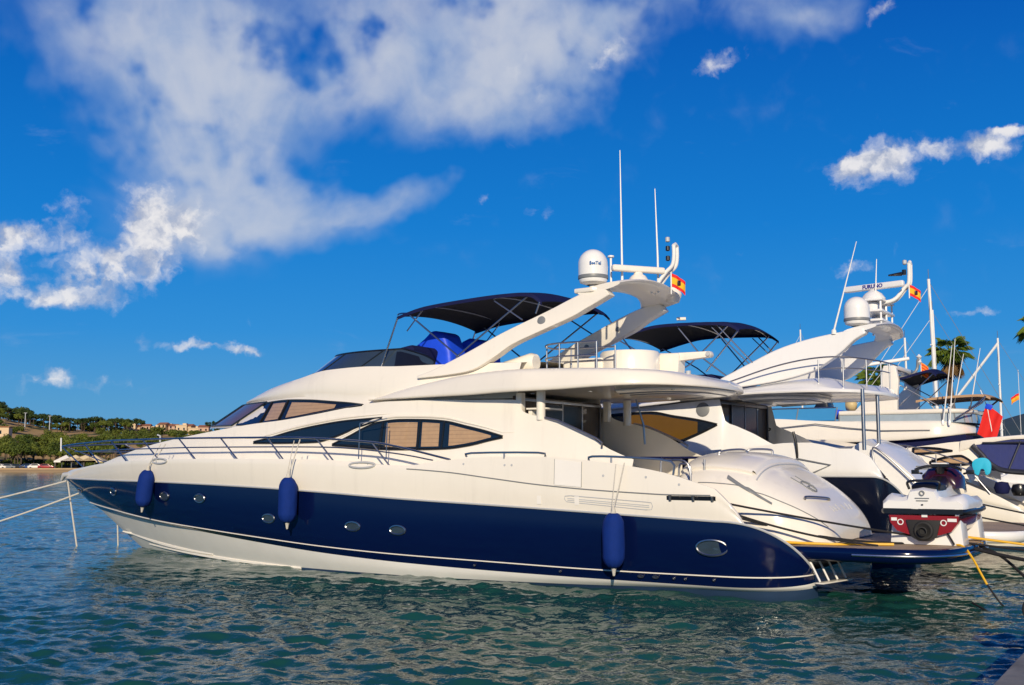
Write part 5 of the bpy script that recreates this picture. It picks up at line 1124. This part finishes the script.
def make_terrain():
    me = MB(); ys = [298, 299, 299.6, 300.2, 301]+[302+i*3 for i in range(60)]+[490+i*25 for i in range(16)]; xs = [-520+i*4.5 for i in range(190)]
    me.grid([[(x, y, ground(x, y)) for x in xs] for y in ys])
    mt = bpy.data.materials.new('hill_ground'); mt.use_nodes = True; t = NT(mt.node_tree); b = t.n['Principled BSDF']; tc = t.new('ShaderNodeTexCoord'); p = tc.outputs['Object']
    n1 = t.noise(p, .045, 6, .62); n2 = t.noise(p, .4, 5, .6)
    c = t.ramp(t.m('ADD', n1, t.m('MULTIPLY', t.m('SUBTRACT', n2, .5), .25)), [(.30, (.035, .050, .012)), (.38, (.085, .085, .022)), (.43, (.38, .24, .09)), (.65, (.48, .31, .13))])
    sx = t.new('ShaderNodeSeparateXYZ'); t.link(p, sx.inputs[0])
    c = t.mix(t.smooth(sx.outputs[1], 306, 300), c, (.30, .21, .11, 1))
    c = t.mix(t.m('MULTIPLY', t.smooth(sx.outputs[1], 300.3, 301), t.smooth(sx.outputs[1], 342, 334)), c, (.03, .035, .012, 1))  # dark band paints the shade under the shore trees into the ground
    t.link(c, b.inputs['Base Color']); b.inputs['Roughness'].default_value = .95
    o = me.build('hillside', mt, None, 60); tag(o, kind='structure')
make_terrain()
RIDGE2 = pchip([(700, 0), (900, 22), (960, 48), (1000, 62), (1064, 88), (1141, 118), (1300, 165), (1700, 210), (2400, 180), (3200, 60)])
rs = []
for j in range(10):
    k = sin(min(1, j/6)*pi/2) if j < 7 else 1-(j-6)*.25
    rs.append([(x, 2500+(j-6)*90, max(-2, RIDGE2(x)*k+(5*sin(x*.021+j)+3*sin(x*.053+j*2.1))*k*.6)) for x in range(700, 3200, 20)])
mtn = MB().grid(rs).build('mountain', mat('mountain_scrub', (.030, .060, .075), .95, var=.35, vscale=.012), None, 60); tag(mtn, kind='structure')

def leaf_mat(name, dark, light, sc):
    m = bpy.data.materials.new(name); m.use_nodes = True; t = NT(m.node_tree); b = t.n['Principled BSDF']; tc = t.new('ShaderNodeTexCoord'); oi = t.new('ShaderNodeObjectInfo')
    n = t.noise(tc.outputs['Object'], sc, 4, .6); f = t.m('ADD', n, t.m('MULTIPLY', t.m('SUBTRACT', oi.outputs['Random'], .5), .35))
    t.link(t.ramp(f, [(.3, dark), (.7, light)]), b.inputs['Base Color']); b.inputs['Roughness'].default_value = .65; b.inputs['Specular IOR Level'].default_value = .25
    b.inputs['Subsurface Weight'].default_value = 0
    return m
M['pine'] = leaf_mat('pine_foliage', (.016, .036, .009), (.058, .090, .020), 1.1)
M['broad'] = leaf_mat('broad_foliage', (.040, .066, .008), (.140, .165, .022), .9)
M['scrub'] = leaf_mat('scrub_foliage', (.050, .075, .010), (.125, .145, .022), .9)
M['bark'] = mat('bark', (.09, .065, .045), .9, var=.3, bump=.4, bscale=12)
def crown_mesh(name, m, clumps, leaves, ls, rnd):
    vs, fs = [], []
    for (cx, cy, cz, r) in clumps:
        for _ in range(leaves):
            d = Vector((rnd.gauss(0, 1), rnd.gauss(0, 1), rnd.gauss(0, 1))).normalized(); p = Vector((cx, cy, cz))+Vector((d.x*r, d.y*r, d.z*r*.72))*rnd.uniform(.55, 1.05)
            nrm = (d+Vector((rnd.gauss(0, .5), rnd.gauss(0, .5), rnd.gauss(0, .5)+.25))).normalized(); a = nrm.orthogonal().normalized(); bb = nrm.cross(a); s = ls*rnd.uniform(.6, 1.3); q = rnd.uniform(0, 6.28)
            a, bb = a*cos(q)+bb*sin(q), bb*cos(q)-a*sin(q); k = len(vs)
            vs += [p+a*s, p+bb*s*.6, p-a*s, p-bb*s*.6]; fs.append((k, k+1, k+2, k+3))
    me = bpy.data.meshes.new(name); me.from_pydata(vs, [], fs); me.materials.append(m); return me
def trunk_mesh(h, r, limbs, rnd, lean=0):
    t = MB(); top = Vector((lean*h, 0, h)); t.tube([(0, 0, -.6), (lean*h*.3, 0, h*.5), tuple(top)], [r, r*.75, r*.4], 7)
    for c in limbs: t.tube([(lean*h*.5, 0, h*.62), tuple((Vector((lean*h*.6, 0, h*.7))+Vector(c))/2), tuple(c)], [r*.45, r*.3, r*.12], 5)
    return t
def proto(kind, k):
    rnd = random.Random(100+k)
    if kind == 'pine':          # tall bare stems and a wide, flat topped crown
        h = 7.5; cl = []; w = rnd.uniform(2.6, 3.6)
        for i in range(13): a = rnd.uniform(0, 6.28); d = w*sqrt(rnd.random()); cl.append((d*cos(a), d*sin(a), h-.35*(d/w)**2*2+rnd.uniform(-.9, .6), rnd.uniform(.8, 1.35)))
        return crown_mesh('pine_crown', M['pine'], cl, 85, .30, rnd), trunk_mesh(h-.4, .22, [c[:3] for c in cl[:6]], rnd, rnd.uniform(-.05, .05)), h
    if kind == 'broad':
        h = 6.0; cl = []
        for i in range(20): a = rnd.uniform(0, 6.28); e = rnd.uniform(-.25, 1); d = rnd.uniform(.5, 1); cl.append((3.1*d*cos(a)*sqrt(max(0, 1-e*e)), 3.1*d*sin(a)*sqrt(max(0, 1-e*e)), h+2.3*e*d, rnd.uniform(.9, 1.5)))
        return crown_mesh('broad_crown', M['broad'], cl, 80, .30, rnd), trunk_mesh(h, .3, [c[:3] for c in cl[:6]], rnd, rnd.uniform(-.06, .06)), h
    cl = []
    for i in range(9): a = rnd.uniform(0, 6.28); d = rnd.uniform(.1, 1.3); cl.append((d*cos(a), d*sin(a), rnd.uniform(.6, 1.9), rnd.uniform(.7, 1.1)))
    return crown_mesh('bush_crown', M['scrub'], cl, 70, .26, rnd), trunk_mesh(1.2, .12, [c[:3] for c in cl[:4]], rnd), 2
NAMES = dict(pine=('pine_tree', 'dark flat topped pine standing high on the far wooded hill', 'pine tree', 'pines on the ridge of the hill'),
             broad=('shore_tree', 'rounded mid green tree in the belt behind the far beach', 'tree', 'trees behind the far beach'),
             bush=('hill_bush', 'low green bush between the trees of the far wooded shore', 'bush', 'bushes of the far shore'))
PROTO = {}
def plant(kind, x, y, s, sz=None, z=None, rnd=random.Random(3)):
    k = rnd.randrange(4); key = (kind, k); nm, lab, cat, grp = NAMES[kind]
    loc = (x, y, ground(x, y)-.1 if z is None else z)
    if key not in PROTO:
        cm, tb, h = proto(kind, k); t = thing(nm, lab, cat, loc, 0, grp)
        c = bpy.data.objects.new('crown', cm); C.objects.link(c); c.parent = t
        tb.build('trunk', M['bark'], t); PROTO[key] = t; o = t
    else: o = copy_tree(PROTO[key]); o.location = loc
    o.rotation_euler = (0, 0, rnd.uniform(0, 6.28)); o.scale = (s, s, (sz or s))
    return o
rt = random.Random(12)
def XP(px, y): return (px-512)/1120*y
for i in range(18): plant('broad', XP(-6+i*6.4+rt.uniform(-2, 2), 309), 309+rt.uniform(-3, 7), rt.uniform(.62, .86))
for i in range(17): plant('broad', XP(-8+i*7.2+rt.uniform(-3, 3), 328), 328+rt.uniform(-6, 8), rt.uniform(.68, .92))
for i in range(18): plant('broad', XP(-6+i*7.4+rt.uniform(-3, 3), 350), 350+rt.uniform(-6, 10), rt.uniform(.62, .88))
for i in range(12): plant('broad', XP(98+i*9+rt.uniform(-3, 3), 360), 360+rt.uniform(-8, 10), rt.uniform(.6, .8))
for i in range(14): plant('bush', XP(-4+i*8.4+rt.uniform(-2, 2), 314), 314+rt.uniform(-3, 3), rt.uniform(.8, 1.2))
for i in range(44):
    y = rt.uniform(366, 416); px = rt.uniform(-6, 210)
    if (22 < px < 44 or 72 < px < 92) and y > 388: continue
    plant('bush', XP(px, y), y, rt.uniform(.8, 1.4))
for i in range(30):
    px = -4+i*4.9+rt.uniform(-2, 2)
    if 50 < px < 56: continue
    plant('pine', XP(px, 425), 425+rt.uniform(-6, 12), rt.uniform(.62, .80), rt.uniform(.60, .72))
for px in (144, 149, 157, 169, 172, 178, 183, 186, 191, 196, 202, 206, 212): plant('pine', XP(px, 445), 445+rt.uniform(-2, 10), rt.uniform(.40, .60))
for i in range(24):
    px = -2+i*5.6+rt.uniform(-2, 2)
    if 20 < px < 48 or 70 < px < 96: continue
    plant('broad', XP(px, 416), 416+rt.uniform(-6, 6), rt.uniform(.42, .6))
for i in range(22): plant('pine', XP(-3+i*6.3+rt.uniform(-2, 2), 436), 436+rt.uniform(-4, 6), rt.uniform(.6, .75), rt.uniform(.42, .55))
for i in range(18): plant('bush', XP(104+i*6.2, 412), 412+rt.uniform(-12, 8), rt.uniform(.7, 1.1))
for i in range(26): plant('bush', XP(-4+i*5.8+rt.uniform(-1, 1), 440), 440+rt.uniform(-4, 4), rt.uniform(1.0, 1.5))
for i in range(10): plant('pine', XP(-8+i*4, 470), 470+rt.uniform(-5, 5), rt.uniform(.8, 1.0))
for i in range(15): plant('bush', XP(126+i*6+rt.uniform(-2, 2), 431), 431+rt.uniform(-2, 2), rt.uniform(.55, .85))
for i in range(26): plant('broad', XP(212+i*9+rt.uniform(-4, 4), 330), 330+rt.uniform(-12, 24), rt.uniform(.6, .85))
for i in range(22): plant('pine', XP(216+i*11+rt.uniform(-4, 4), 425), 425+rt.uniform(-20, 12), rt.uniform(.55, .75))
# houses on the ridge
wallc = [mat('ochre_wall', (.52, .36, .21), .9), mat('cream_wall', (.62, .47, .30), .9), mat('pink_wall', (.52, .34, .24), .9)]
roofm = mat('roof_tile', (.30, .12, .06), .85)
def house(px, y, w, d, h, k, lab, z0=0):
    x = XP(px, y); t = thing('hill_house', lab, 'house', (x, y, ground(x, y)-.3+z0), R(8*(k-1)), 'houses on the ridge')
    MB().box((0, 0, h/2), (w, d, h)).build('wall', wallc[k], t)
    if k != 1: MB().add([(-w/2-.3, -d/2-.3, h+.01), (w/2+.3, -d/2-.3, h+.01), (w/2+.3, d/2+.3, h+.01), (-w/2-.3, d/2+.3, h+.01), (-w/2, 0, h+.9), (w/2, 0, h+.9)], [(0, 1, 5, 4), (2, 3, 4, 5), (0, 4, 3), (1, 2, 5), (0, 3, 2, 1)]).build('roof', roofm, t)
    else: MB().box((0, 0, h+.15), (w+.3, d+.3, .3)).box((w*.2, 0, h+.6), (w*.35, d*.5, .7)).build('roof', wallc[1], t)
    n = max(2, int(w/2.2))
    for i in range(n):
        for zz in ([1.5] if h < 2.9 else [1.0, 2.5]): MB().box((-w/2+w*(i+.5)/n, -d/2-.02, zz), (.6, .06, .8)).build('window', M['glass'], t)
HS = [('flat roofed cream house at the left end of the ridge row', 133, 7, 5.0, 1), ('ochre house with a tiled roof beside the left end of the row', 140, 6, 4.6, 0), ('pink gabled house under the tall umbrella pine', 147, 6.5, 5.4, 2), ('wide flat roofed cream block among pines', 157, 9, 5.6, 1), ('narrow ochre gabled house between two cream blocks', 165, 5.5, 5.2, 0), ('small cream cube house with roof room', 170, 6, 5.4, 1), ('pink house with tiled gable near the middle pines', 175, 6, 5.0, 2), ('cream flat roofed house stepping down the ridge', 184, 7, 4.6, 1), ('ochre tiled house behind the right hand pines', 190, 6, 4.8, 0), ('long low cream house close to the yacht windscreen', 197, 8, 4.2, 1), ('pale pink tiled house last in the ridge row', 205, 6.5, 4.2, 2)]
for lab, px, w, h, k in HS: house(px, 437+hsh(px)*6, w*.6, 5, h*.6, k, lab, .3+1.2*hsh(px*3.1))
x = XP(3, 372); t = thing('hill_house', 'small white house alone on the tree covered slope at far left', 'house', (x, 372, ground(x, 372)), .2)
MB().box((0, 0, 2.4), (5.5, 5, 4.8)).build('wall', wallc[1], t); MB().box((0, 0, 4.95), (6, 5.5, .3)).build('roof', roofm, t); MB().box((0, -2.53, 3.2), (1, .06, 1.2)).build('window', M['glass'], t)
# beach cafe awnings, wall, parked cars and poles at the water's edge
aw = mat('cream_awning', (.62, .50, .30), .8)
for px, w, lab in ((68.5, 5, 'white peaked beach tent just left of the bow rail'), (78, 6.5, 'first cream peaked awning right of the white tent'), (88, 7, 'cream peaked awning in the middle of the beach cafe'), (97, 6, 'last cream peaked awning before the yacht foredeck')):
    x = XP(px, 303.5); t = thing('beach_awning', lab, 'awning', (x, 303.5, .75), 0, 'awnings of the beach cafe')
    MB().add([(-w/2, -2, 2.3), (w/2, -2, 2.3), (w/2, 2, 2.3), (-w/2, 2, 2.3), (0, 0, 3.9)], [(0, 1, 4), (1, 2, 4), (2, 3, 4), (3, 0, 4)]).grid([[(-w/2, -2, z), (w/2, -2, z), (w/2, 2, z), (-w/2, 2, z)] for z in (2.3, 1.9)], True).build('awning_cloth', M['white'] if px < 70 else aw, t)
    for sx in (-1, 1): MB().tube([(sx*w*.45, -1.8, 0), (sx*w*.45, -1.8, 2.3)], .05, 6).build('pole', M['grey'], t)
bwm = MB().box((XP(60, 301), 300.9, .85), (90, .6, .5)); bw = bwm.build('beach_wall', mat('stone_wall', (.42, .30, .17), .9, var=.35, vscale=.6, bump=.6, bscale=3), None, bevel=.05); tag(bw, 'long low sandy stone wall along the edge of the far beach', 'wall')
carp = [M['white'], M['grey'], M['black'], mat('car_blue', (.02, .06, .2), .3, coat=1), mat('car_red', (.35, .02, .02), .3, coat=1)]
CARL = ['white parked car half hidden under the far left trees', 'grey parked car under the trees left of the twin trunks', 'black parked car in the shade behind the beach wall', 'dark blue parked car behind the beach wall', 'red parked car nearest the beach awnings', 'second white parked car between dark ones on the shore']
for k, (px, ci) in enumerate(((4, 0), (13, 1), (22, 2), (32, 3), (50, 4), (40, 0))):
    x = XP(px, 304); t = thing('parked_car', CARL[k], 'car', (x, 303.6, .8), R(3*k-8), 'cars parked behind the far beach')
    MB().prism([(-2.1, .35), (2.1, .35), (2.15, .8), (1.2, .95), (.6, 1.42), (-1.0, 1.45), (-1.7, .98), (-2.1, .9)], -.85, .85).build('body', carp[ci], t, bevel=.1)
    MB().prism([(1.0, .98), (.52, 1.36), (-.92, 1.38), (-1.4, 1.0)], -.87, .87).build('window', M['glass'], t)
    for sx in (-1.3, 1.3):
        for sy in (-.86, .86): MB().lathe([(.001, .1), (.2, .1), (.31, .08), (.31, -.08), (.2, -.1), (.001, -.1)], (sx, sy, .31), 14, (0, 1, 0)).build('wheel', M['rubber'], t)
for px, y, h, lab in ((50.5, 405, 7.5, 'thin pale pole standing in the gap between the ridge pines'), (26, 415, 6.5, 'thin pale pole among the pines at upper left')):
    x = XP(px, y); o = MB().tube([(0, 0, 0), (0, 0, h)], [.2, .12], 8).box((0, 0, h), (1.2, .15, .15)).build('utility_pole', M['lightgrey']); o.location = (x, y, ground(x, y)-.3); tag(o, lab, 'pole')

# sailing boats on the berths beyond
def sail_boat(dv, u, h, lean, label, furl=False, mw=.065, vv=0):
    t = thing('sailing_boat', label, 'sailing boat', berth(dv, u), RZ, 'sailing boats on the far berths')
    hl = MB(); rs = []
    for k in range(25):
        s = k/24; x = -4.2+10*s; bw = 1.55*(1-max(0, (s-.35)/.65)**2.2)*(1 if s > .1 else .8+2*s); 
        rs.append([(x, bw, 1.15+.25*s*s), (x, bw*.95, .5), (x, bw*.6, -.15), (x, 0, -.3), (x, -bw*.6, -.15), (x, -bw*.95, .5), (x, -bw, 1.15+.25*s*s)])
    hl.grid(rs); hl.add(rs[0], [tuple(range(7))]); hl.build('hull', M['white_cool'], t, 50)
    dk_ = MB(); dk_.grid([[r[0], r[-1]] for r in rs]); dk_.build('deck', M['white_cool'], t)
    MB().prism([(-1.6, 1.1), (3.0, 1.1), (2.4, 1.5), (-1.4, 1.75)], -.95, .95).build('cabin', M['white_cool'], t, bevel=.08)
    m_ = MB().tube([(0, vv, 1.3), (lean*h, vv, h)], [mw, mw*.8], 10).build('mast', M['mast'], t)
    for zz in (.45, .72): MB().tube([(lean*h*zz, vv-.65*(1.2-zz), h*zz), (lean*h*zz, vv+.65*(1.2-zz), h*zz)], .03, 6).build('spreader', M['mast'], m_)
    MB().tube([(lean*h, vv, h), (lean*h, vv, h+.4)], .012, 5).build('wind_vane', M['black'], m_)
    MB().tube([(0, 0, 2.2), (-3.6, 0, 2.3)], .07, 8).tube([(0, 0, 2.34), (-3.4, 0, 2.42)], [.16, .09], 8).build('boom', M['mast'], t)
    MB().tube([(5.6, 0, 1.4), (lean*h*.97, vv, h*.97)], .07 if furl else .012, 6).build('forestay', M['mast'], t)
    MB().tube([(-4.1, 0, 1.2), (lean*h*.99, vv, h*.99)], .010, 5).build('backstay', M['grey'], t)
    for sg in (1, -1): MB().tube([(-.1, sg*1.45, 1.2), (lean*h*.72, vv+sg*.25, h*.72), (lean*h*.98, vv, h*.98)], .008, 5).build('shroud', M['grey'], t)
    return t
sail_boat(27, 1.75, 9.65, .020, 'sailing boat with the tallest white mast, just left of the palm', mw=.075)
sail_boat(32.5, 2.8, 9.1, .010, 'sailing boat whose mast stands between the tallest mast and the palm')
sail_boat(37, 5.05, 8.4, .006, 'sailing boat with a short mast behind the orange striped flag')
sail_boat(44.8, 1.95, 8.95, -.002, 'sailing boat with a furled sail on its slanting forestay, far right', True)
sail_boat(54, 15.5, 11.2, 0, 'sailing boat showing only its mast head above the white yacht wing')

# palms
fan_g = leaf_mat('palm_leaf', (.045, .090, .010), (.13, .18, .022), 2.0); fan_b = leaf_mat('dry_palm_leaf', (.10, .055, .018), (.22, .13, .05), 2.0)
def palm(loc, h, R_, label, seed):
    rnd = random.Random(seed); t = thing('palm_tree', label, 'palm tree', loc, 0)
    MB().tube([(.15*sin(k*.5), 0, h*k/12) for k in range(13)], [.26-.008*k for k in range(13)], 10).build('trunk', M['bark'], t)
    top = Vector((.15*sin(6), 0, h))
    def fan(mb, d, L, r, droop):
        d = d.normalized(); tip = top+d*L+Vector((0, 0, -droop*L)); mb.tube([tuple(top), tuple(top+d*L*.55+Vector((0, 0, .04*L))), tuple(tip)], [.03, .022, .014], 5)
        ax = (tip-(top+d*L*.5)).normalized(); sd = ax.cross(Vector((0, 0, 1))); sd = sd.normalized() if sd.length > .1 else Vector((1, 0, 0)); up = sd.cross(ax)
        for k in range(15):
            a = (k-7)/7*1.75; dr = ax*cos(a)+sd*sin(a); ln = r*(.75+.25*cos(a))*rnd.uniform(.85, 1.08); w = sd*cos(a)-ax*sin(a)
            p0 = tip; p1 = tip+dr*ln*.55+up*.05*ln; p2 = tip+dr*ln-Vector((0, 0, .28*ln)); q_ = len(mb.v)
            mb.add([p0, p1+w*.055*r, p2, p1-w*.055*r-up*.02], [(0, 1, 2), (0, 2, 3)])
    g = MB(); dmb = MB()
    for k in range(30):
        a = k*2.4; e = rnd.uniform(-.25, 1.15); fan(g, Vector((cos(a)*cos(e), sin(a)*cos(e), sin(e))), R_*rnd.uniform(.45, .6), R_*.55, .12+.25*(1-e))
    for k in range(22):
        a = k*2.1; fan(dmb, Vector((cos(a)*.55, sin(a)*.55, -.55-rnd.uniform(0, .5))), R_*rnd.uniform(.4, .62), R_*.42, .5)
    g.build('crown', fan_g, t, 20); dmb.build('dry_skirt', fan_b, t, 20)
Y = 70
palm((XP(953, Y), Y, .6), 8.55, 1.5, 'fan palm with green crown and brown dry skirt behind the masts', 5)
palm((XP(878, 80), 80, .6), 7.6, 1.6, 'fan palm mostly hidden behind the arch of the white yacht', 6)
palm((XP(1056, 64), 64, .6), 9.6, 2.0, 'palm at the right edge showing only a frond tip', 8)
dkq = MB().box((XP(975, 76)+14, 80, -.3), (70, 22, 1.8)).build('far_quay', mq, None, bevel=.05); tag(dkq, kind='structure')
# small boats farther along on the right
def cruiser(loc, rz, s, label):
    t = thing('small_cruiser', label, 'cruiser', loc, rz, 'small boats at the far right'); t.scale = (s, s, s); hl = MB(); rs = []
    for k in range(21):
        q = k/20; x = -4+9*q; bw = 1.6*(1-max(0, (q-.3)/.7)**2.3); rs.append([(x, bw, 1.3+.3*q), (x, bw*.93, .5), (x, 0, -.3), (x, -bw*.93, .5), (x, -bw, 1.3+.3*q)])
    hl.grid(rs); hl.add(rs[0], [tuple(range(5))]); hl.build('hull', M['white_cool'], t, 50); MB().grid([[r[0], r[-1]] for r in rs]).build('deck', M['white_cool'], t)
    MB().prism([(-2.5, 1.3), (2.5, 1.4), (1.2, 2.0), (.6, 2.6), (-2.4, 2.6)], -1.2, 1.2).build('cabin', M['white_cool'], t, bevel=.12)
    MB().prism([(1.0, 1.95), (.55, 2.45), (-2.0, 2.45), (-2.0, 1.95)], -1.215, 1.215).build('window', M['smoke'], t)
    for sg in (1, -1): MB().prism([(-1.2, 2.5), (-2.0, 2.5), (-2.5, 3.5), (-2.1, 3.5)], sg*1.1, sg*.95).build('arch_leg', M['white_cool'], t, bevel=.03)
    MB().box((-2.3, 0, 3.5), (.45, 2.2, .1)).build('arch_bar', M['white_cool'], t, bevel=.03); make_dome(t, (-2.3, .4, 3.6), .22, .42, 'radome'); MB().tube([(-2.3, -.4, 3.5), (-2.4, -.4, 4.6)], .03, 6).build('light_mast', M['mast'], t)
    MB().tube(bez([(-1.8, 1.45, 1.8), (0, 1.5, 1.95), (3, 1.0, 2.1), (4.8, .1, 2.2)], 5), .025, 6).build('guard_rail', M['chrome'], t)
cruiser((24.4, 52, 0), RZ, .92, 'small white cruiser with a domed radar arch beyond the red flag')
cruiser((30.5, 58, 0), RZ, 1.0, 'small white cruiser cut by the right edge of the picture')

if HAZE:
    hz = MB().box((600, 1700, 190), (6400, 4400, 400)).build('haze', None)
    mh = bpy.data.materials.new('haze'); mh.use_nodes = True; t = NT(mh.node_tree); t.n.remove(t.n['Principled BSDF']); pv = t.new('ShaderNodeVolumePrincipled')
    pv.inputs['Color'].default_value = (.45, .70, 1, 1); pv.inputs['Density'].default_value = .000045; pv.inputs['Anisotropy'].default_value = .2
    t.link(pv.outputs[0], t.n['Material Output'].inputs['Volume']); hz.data.materials.clear(); hz.data.materials.append(mh); tag(hz, kind='stuff')
